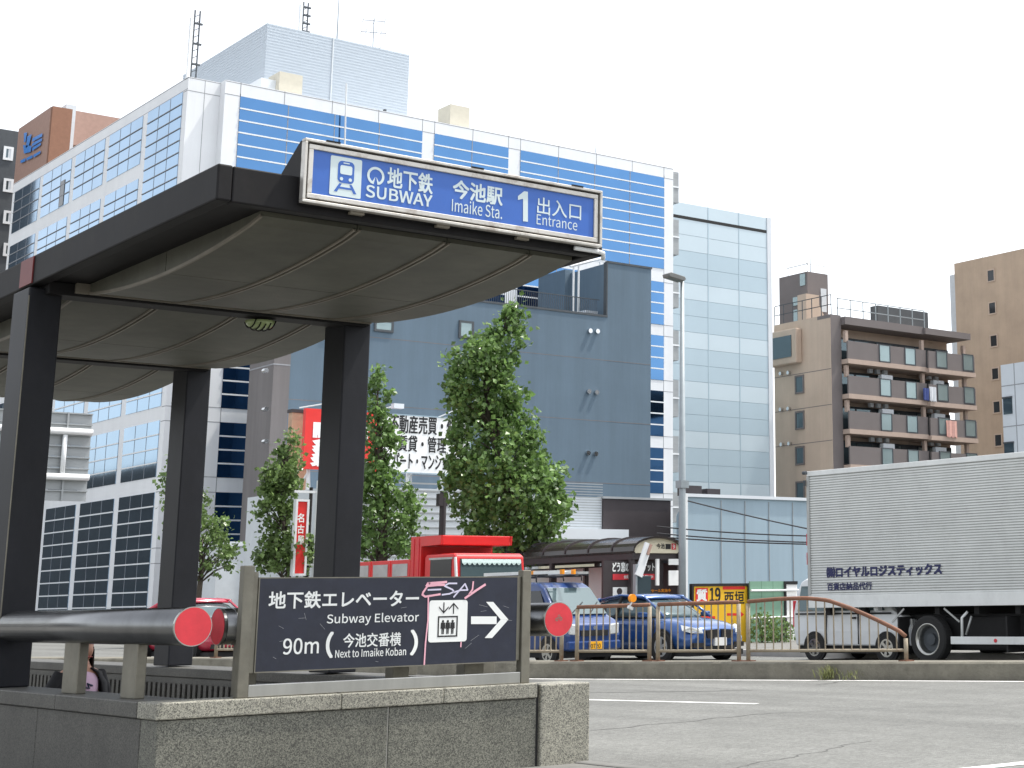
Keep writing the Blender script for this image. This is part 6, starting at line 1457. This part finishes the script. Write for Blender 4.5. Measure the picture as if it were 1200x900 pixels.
E_ = [(0, 1), (1, 2), (2, 3), (3, 4), (4, 5), (0, 6), (6, 7), (7, 8), (8, 9), (0, 10), (10, 11), (11, 12), (12, 13), (3, 14), (14, 15), (15, 16), (3, 17), (17, 18), (18, 19), (16, 20), (19, 21)]
R_ = [(.135, .1), (.115, .085), (.13, .09), (.1, .07), .05, .05, .085, .058, .042, .035, .085, .058, .042, .035, .055, .042, .034, .055, .042, .034, .03, .03]
def Kv(V): return [(x * K, y * K, z * K) for x, y, z in V]
skin_mesh('body', Kv(V_), E_, [((r_[0] * K, r_[1] * K) if isinstance(r_, tuple) else r_ * K) for r_ in R_], 'skin', ps)
# head with face (faces -y in local frame)
hd_ = MB(); rings = []
for i in range(13):
    t = i / 12 * math.pi; z = 1.465 - .115 * math.cos(t); rr0 = math.sin(t)
    row = []
    for k in range(20):
        a = 2 * math.pi * k / 20; x = .072 * rr0 ** .85 * math.cos(a); y = .09 * rr0 ** .85 * math.sin(a) - .01
        f = max(0, -math.sin(a)); low = max(0, (1.44 - z) / .1)
        x *= 1 - .25 * min(1, low) ; y *= 1 - .12 * min(1, low) * (1 - f)
        if f > .9: y -= .016 * math.exp(-((z - 1.445) / .022) ** 2); y -= .006 * math.exp(-((z - 1.40) / .012) ** 2); y -= .008 * math.exp(-((z - 1.365) / .014) ** 2)
        elif f > .5: y += .006 * math.exp(-((z - 1.475) / .014) ** 2)
        row.append((x, y, z))
    rings.append(row)
hd_.loft([Kv(r_) for r_ in rings]).build('head', 'skin', ps, local=True, subsurf=1)
MB().loft([Kv([(.024 * math.cos(a), -.099 + .004 * abs(math.cos(a)), 1.398 + .007 * math.sin(a)) for a in [2 * math.pi * k / 12 for k in range(12)]]), Kv([(.02 * math.cos(a), -.106, 1.398 + .005 * math.sin(a)) for a in [2 * math.pi * k / 12 for k in range(12)]])]).build('mouth', 'lip', ps, local=True, smooth=True)
for s in (-1, 1): MB().loft([Kv([(s * .028 + .013 * math.cos(a), -.088, 1.472 + .006 * math.sin(a)) for a in [2 * math.pi * k / 12 for k in range(12)]]), Kv([(s * .028 + .011 * math.cos(a), -.093, 1.472 + .004 * math.sin(a)) for a in [2 * math.pi * k / 12 for k in range(12)]])]).build('eye', 'hair', ps, local=True)
hr = MB(); rows = []
for i in range(10):
    t = i / 9; z = 1.60 - t * .45; w_ = .088 * min(1, (.35 + t * 2.2)) + t * .02; row = []
    for k in range(14):
        a = math.pi * (-.13 + 1.26 * k / 13); row.append((w_ * math.cos(a), .10 * min(1, .4 + t * 2) * math.sin(a) - .0 + .005, z))
    rows.append(row)
vs = [p for r_ in rows for p in Kv(r_)] + [(x * .9, y * .9, z) for r_ in rows for x, y, z in Kv(r_)]; n = 14; o_ = 140; fs = []
for i in range(9):
    for k in range(13): a = i * n + k; fs += [(a, a + 1, a + n + 1, a + n), (o_ + a, o_ + a + n, o_ + a + n + 1, o_ + a + 1)]
for i in range(9): a = i * n; fs += [(a, a + n, o_ + a + n, o_ + a), (a + 13, o_ + a + 13, o_ + a + n + 13, a + n + 13)]
hr.add(vs, fs); cap = []
for k in range(14): cap.append(rows[0][k])
hr.loft([Kv([(.09 * c * math.cos(a), .105 * c * math.sin(a) + .004, z) for a in [2 * math.pi * k / 16 for k in range(16)]]) for c, z in ((1.0, 1.50), (.96, 1.54), (.8, 1.575), (.5, 1.595), (.1, 1.6))])
hr.build('hair', 'hair', ps, local=True, smooth=True)
def shell(rows_, name, m_, thick=.0):
    g = MB(); g.loft([Kv(r_) for r_ in rows_], False); return g.build(name, m_, ps, local=True, smooth=True)
def el(wx, wy, z, cy=.005, n=24): return [(wx * math.cos(2 * math.pi * k / n), cy + wy * math.sin(2 * math.pi * k / n), z) for k in range(n)]
shell([el(.15, .11, .86), el(.14, .105, 1.0), el(.155, .118, 1.14), el(.155, .11, 1.22), el(.125, .085, 1.262), el(.07, .06, 1.285)], 'top', 'pinktop')
shell([el(.068, .058, 1.282), el(.064, .055, 1.292)], 'neckband', 'black')
shell([el(.064, .055, 1.293), el(.058, .05, 1.303)], 'neckband', 'sign_white')
def arc_(wx, wy, z, cy=.01, a0=-58, a1=238, n=26): return [(wx * math.cos(rad(a0 + (a1 - a0) * k / n)), cy + wy * math.sin(rad(a0 + (a1 - a0) * k / n)), z) for k in range(n + 1)]
g = MB(); J = [arc_(.27, .17, .74), arc_(.25, .16, .95), arc_(.25, .16, 1.10), arc_(.24, .14, 1.19), arc_(.185, .11, 1.275), arc_(.09, .08, 1.315)]
n = 27; vs = [p for r_ in J for p in Kv(r_)]; fs = [(i * n + k, i * n + k + 1, (i + 1) * n + k + 1, (i + 1) * n + k) for i in range(5) for k in range(26)]
g.add(vs, fs); jk = g.build('jacket', 'jacket', ps, local=True, smooth=True); jk.modifiers.new('s', 'SOLIDIFY').thickness = .012
for s in (-1, 1):
    g = MB(); g.tube(Kv([(s * .15, .015, 1.25), (s * .235, .03, 1.13), (s * .265, .05, 1.0), (s * .25, 0, .88), (s * .21, -.05, .76)]), [.08 * K, .066 * K, .06 * K, .053 * K, .048 * K], 14); g.build('sleeve', 'jacket', ps, local=True, smooth=True)
    g = MB(); g.tube(Kv([(s * .075, 0, .93), (s * .09, 0, .8), (s * .095, -.02 if s > 0 else 0, .47), (s * .09, .03, .1)]), [.1 * K, .1 * K, .07 * K, .062 * K], 14); g.build('trouser_leg', 'jeans', ps, local=True, smooth=True)
    g = MB(); 
    for f in range(4): g.tube(Kv([(s * (.185 + f * .011), -.05, .74), (s * (.18 + f * .014), -.065, .685), (s * (.18 + f * .012), -.06, .64 + abs(f - 1.5) * .008)]), [.0085 * K, .008 * K, .006 * K], 6)
    g.tube(Kv([(s * .175, -.055, .73), (s * .16, -.085, .70), (s * .165, -.09, .675)]), [.01 * K, .009 * K, .007 * K], 6); g.build('fingers', 'skin', ps, local=True, smooth=True)
    MB().loft([Kv([(s * .092 + a * .042, b * .12 - .06, c) for a, b, c in ((-1, -1, .0), (1, -1, .0), (1, 1, 0), (-1, 1, 0))]), Kv([(s * .092 + a * .036, b * .1 - .05, .07 + .03 * (b > 0)) for a, b in ((-1, -1), (1, -1), (1, 1), (-1, 1))])]).build('shoe', 'black', ps, local=True, bevel=.012)
g = MB(); g.tube(Kv([(.03, -.115, 1.17), (-.02, -.118, 1.19), (.0, -.12, 1.15), (-.035, -.118, 1.16)]), .008, 6); g.build('print', 'jeans', ps, local=True)
g = MB(); g.tube(Kv([(-.165, -.115, 1.0), (-.155, -.14, 1.12), (-.15, -.13, 1.2)]), .009, 8); g.build('bag_strap', 'sign_white', ps, local=True)

# ================================================================== UNSEEN BLOCKS ACROSS THE STREETS (shaped and blackened to mirror dark in the office glass)
def block(name, label, x0, x1, y0, y1, z, m_, faceX=None, faceY=None):
    t = thing(name, ((x0 + x1) / 2, (y0 + y1) / 2, 0), label, 'building'); MB().box(x0, x1, y0, y1, 0, z).build('wall', m_, t)
    g = MB(); g.box(x0 + 3, x0 + 9, y0 + 4, y0 + 10, z + .01, z + 3.2); g.box(x1 - 8, x1 - 3, y1 - 9, y1 - 4, z + .01, z + 2.2); g.build('roof_room', m_, t)
    k = int(z / 3.6)
    for f in range(k):
        g = MB(); zz = 1.2 + f * 3.6
        if faceX is not None:
            n = int((y1 - y0) / 4)
            for i in range(n): g.box(faceX - .06, faceX + .06, y0 + 1 + i * 4, y0 + 3.6 + i * 4, zz, zz + 1.7)
        if faceY is not None:
            n = int((x1 - x0) / 4)
            for i in range(n): g.box(x0 + 1 + i * 4, x0 + 3.6 + i * 4, faceY - .06, faceY + .06, zz, zz + 1.7)
        tag(g.build('window_row', 'dark_gap', t), None, None, None, 'stuff')  # dark instead of glass, so the mirrored blocks reflect no sky
    return t
block('unseen_block', 'unseen dark block added across the street to mirror low in the office glass', -75, -22, 190, 330, 22, 'wall_reflect_dark', faceX=-22)
block('unseen_block', 'taller unseen dark block added across the street to mirror in the office glass', -75, -20, 335, 460, 27, 'wall_reflect_dark', faceX=-20)
block('unseen_block', 'unseen dark block added behind the camera to mirror as black bands in the side glass', 66, 128, -62, -34, 33, 'wall_reflect_dark', faceY=-34)
block('unseen_block', 'long unseen dark block added behind the camera to mirror in the side glass', 132, 230, -66, -34, 35, 'wall_reflect_dark', faceY=-34)
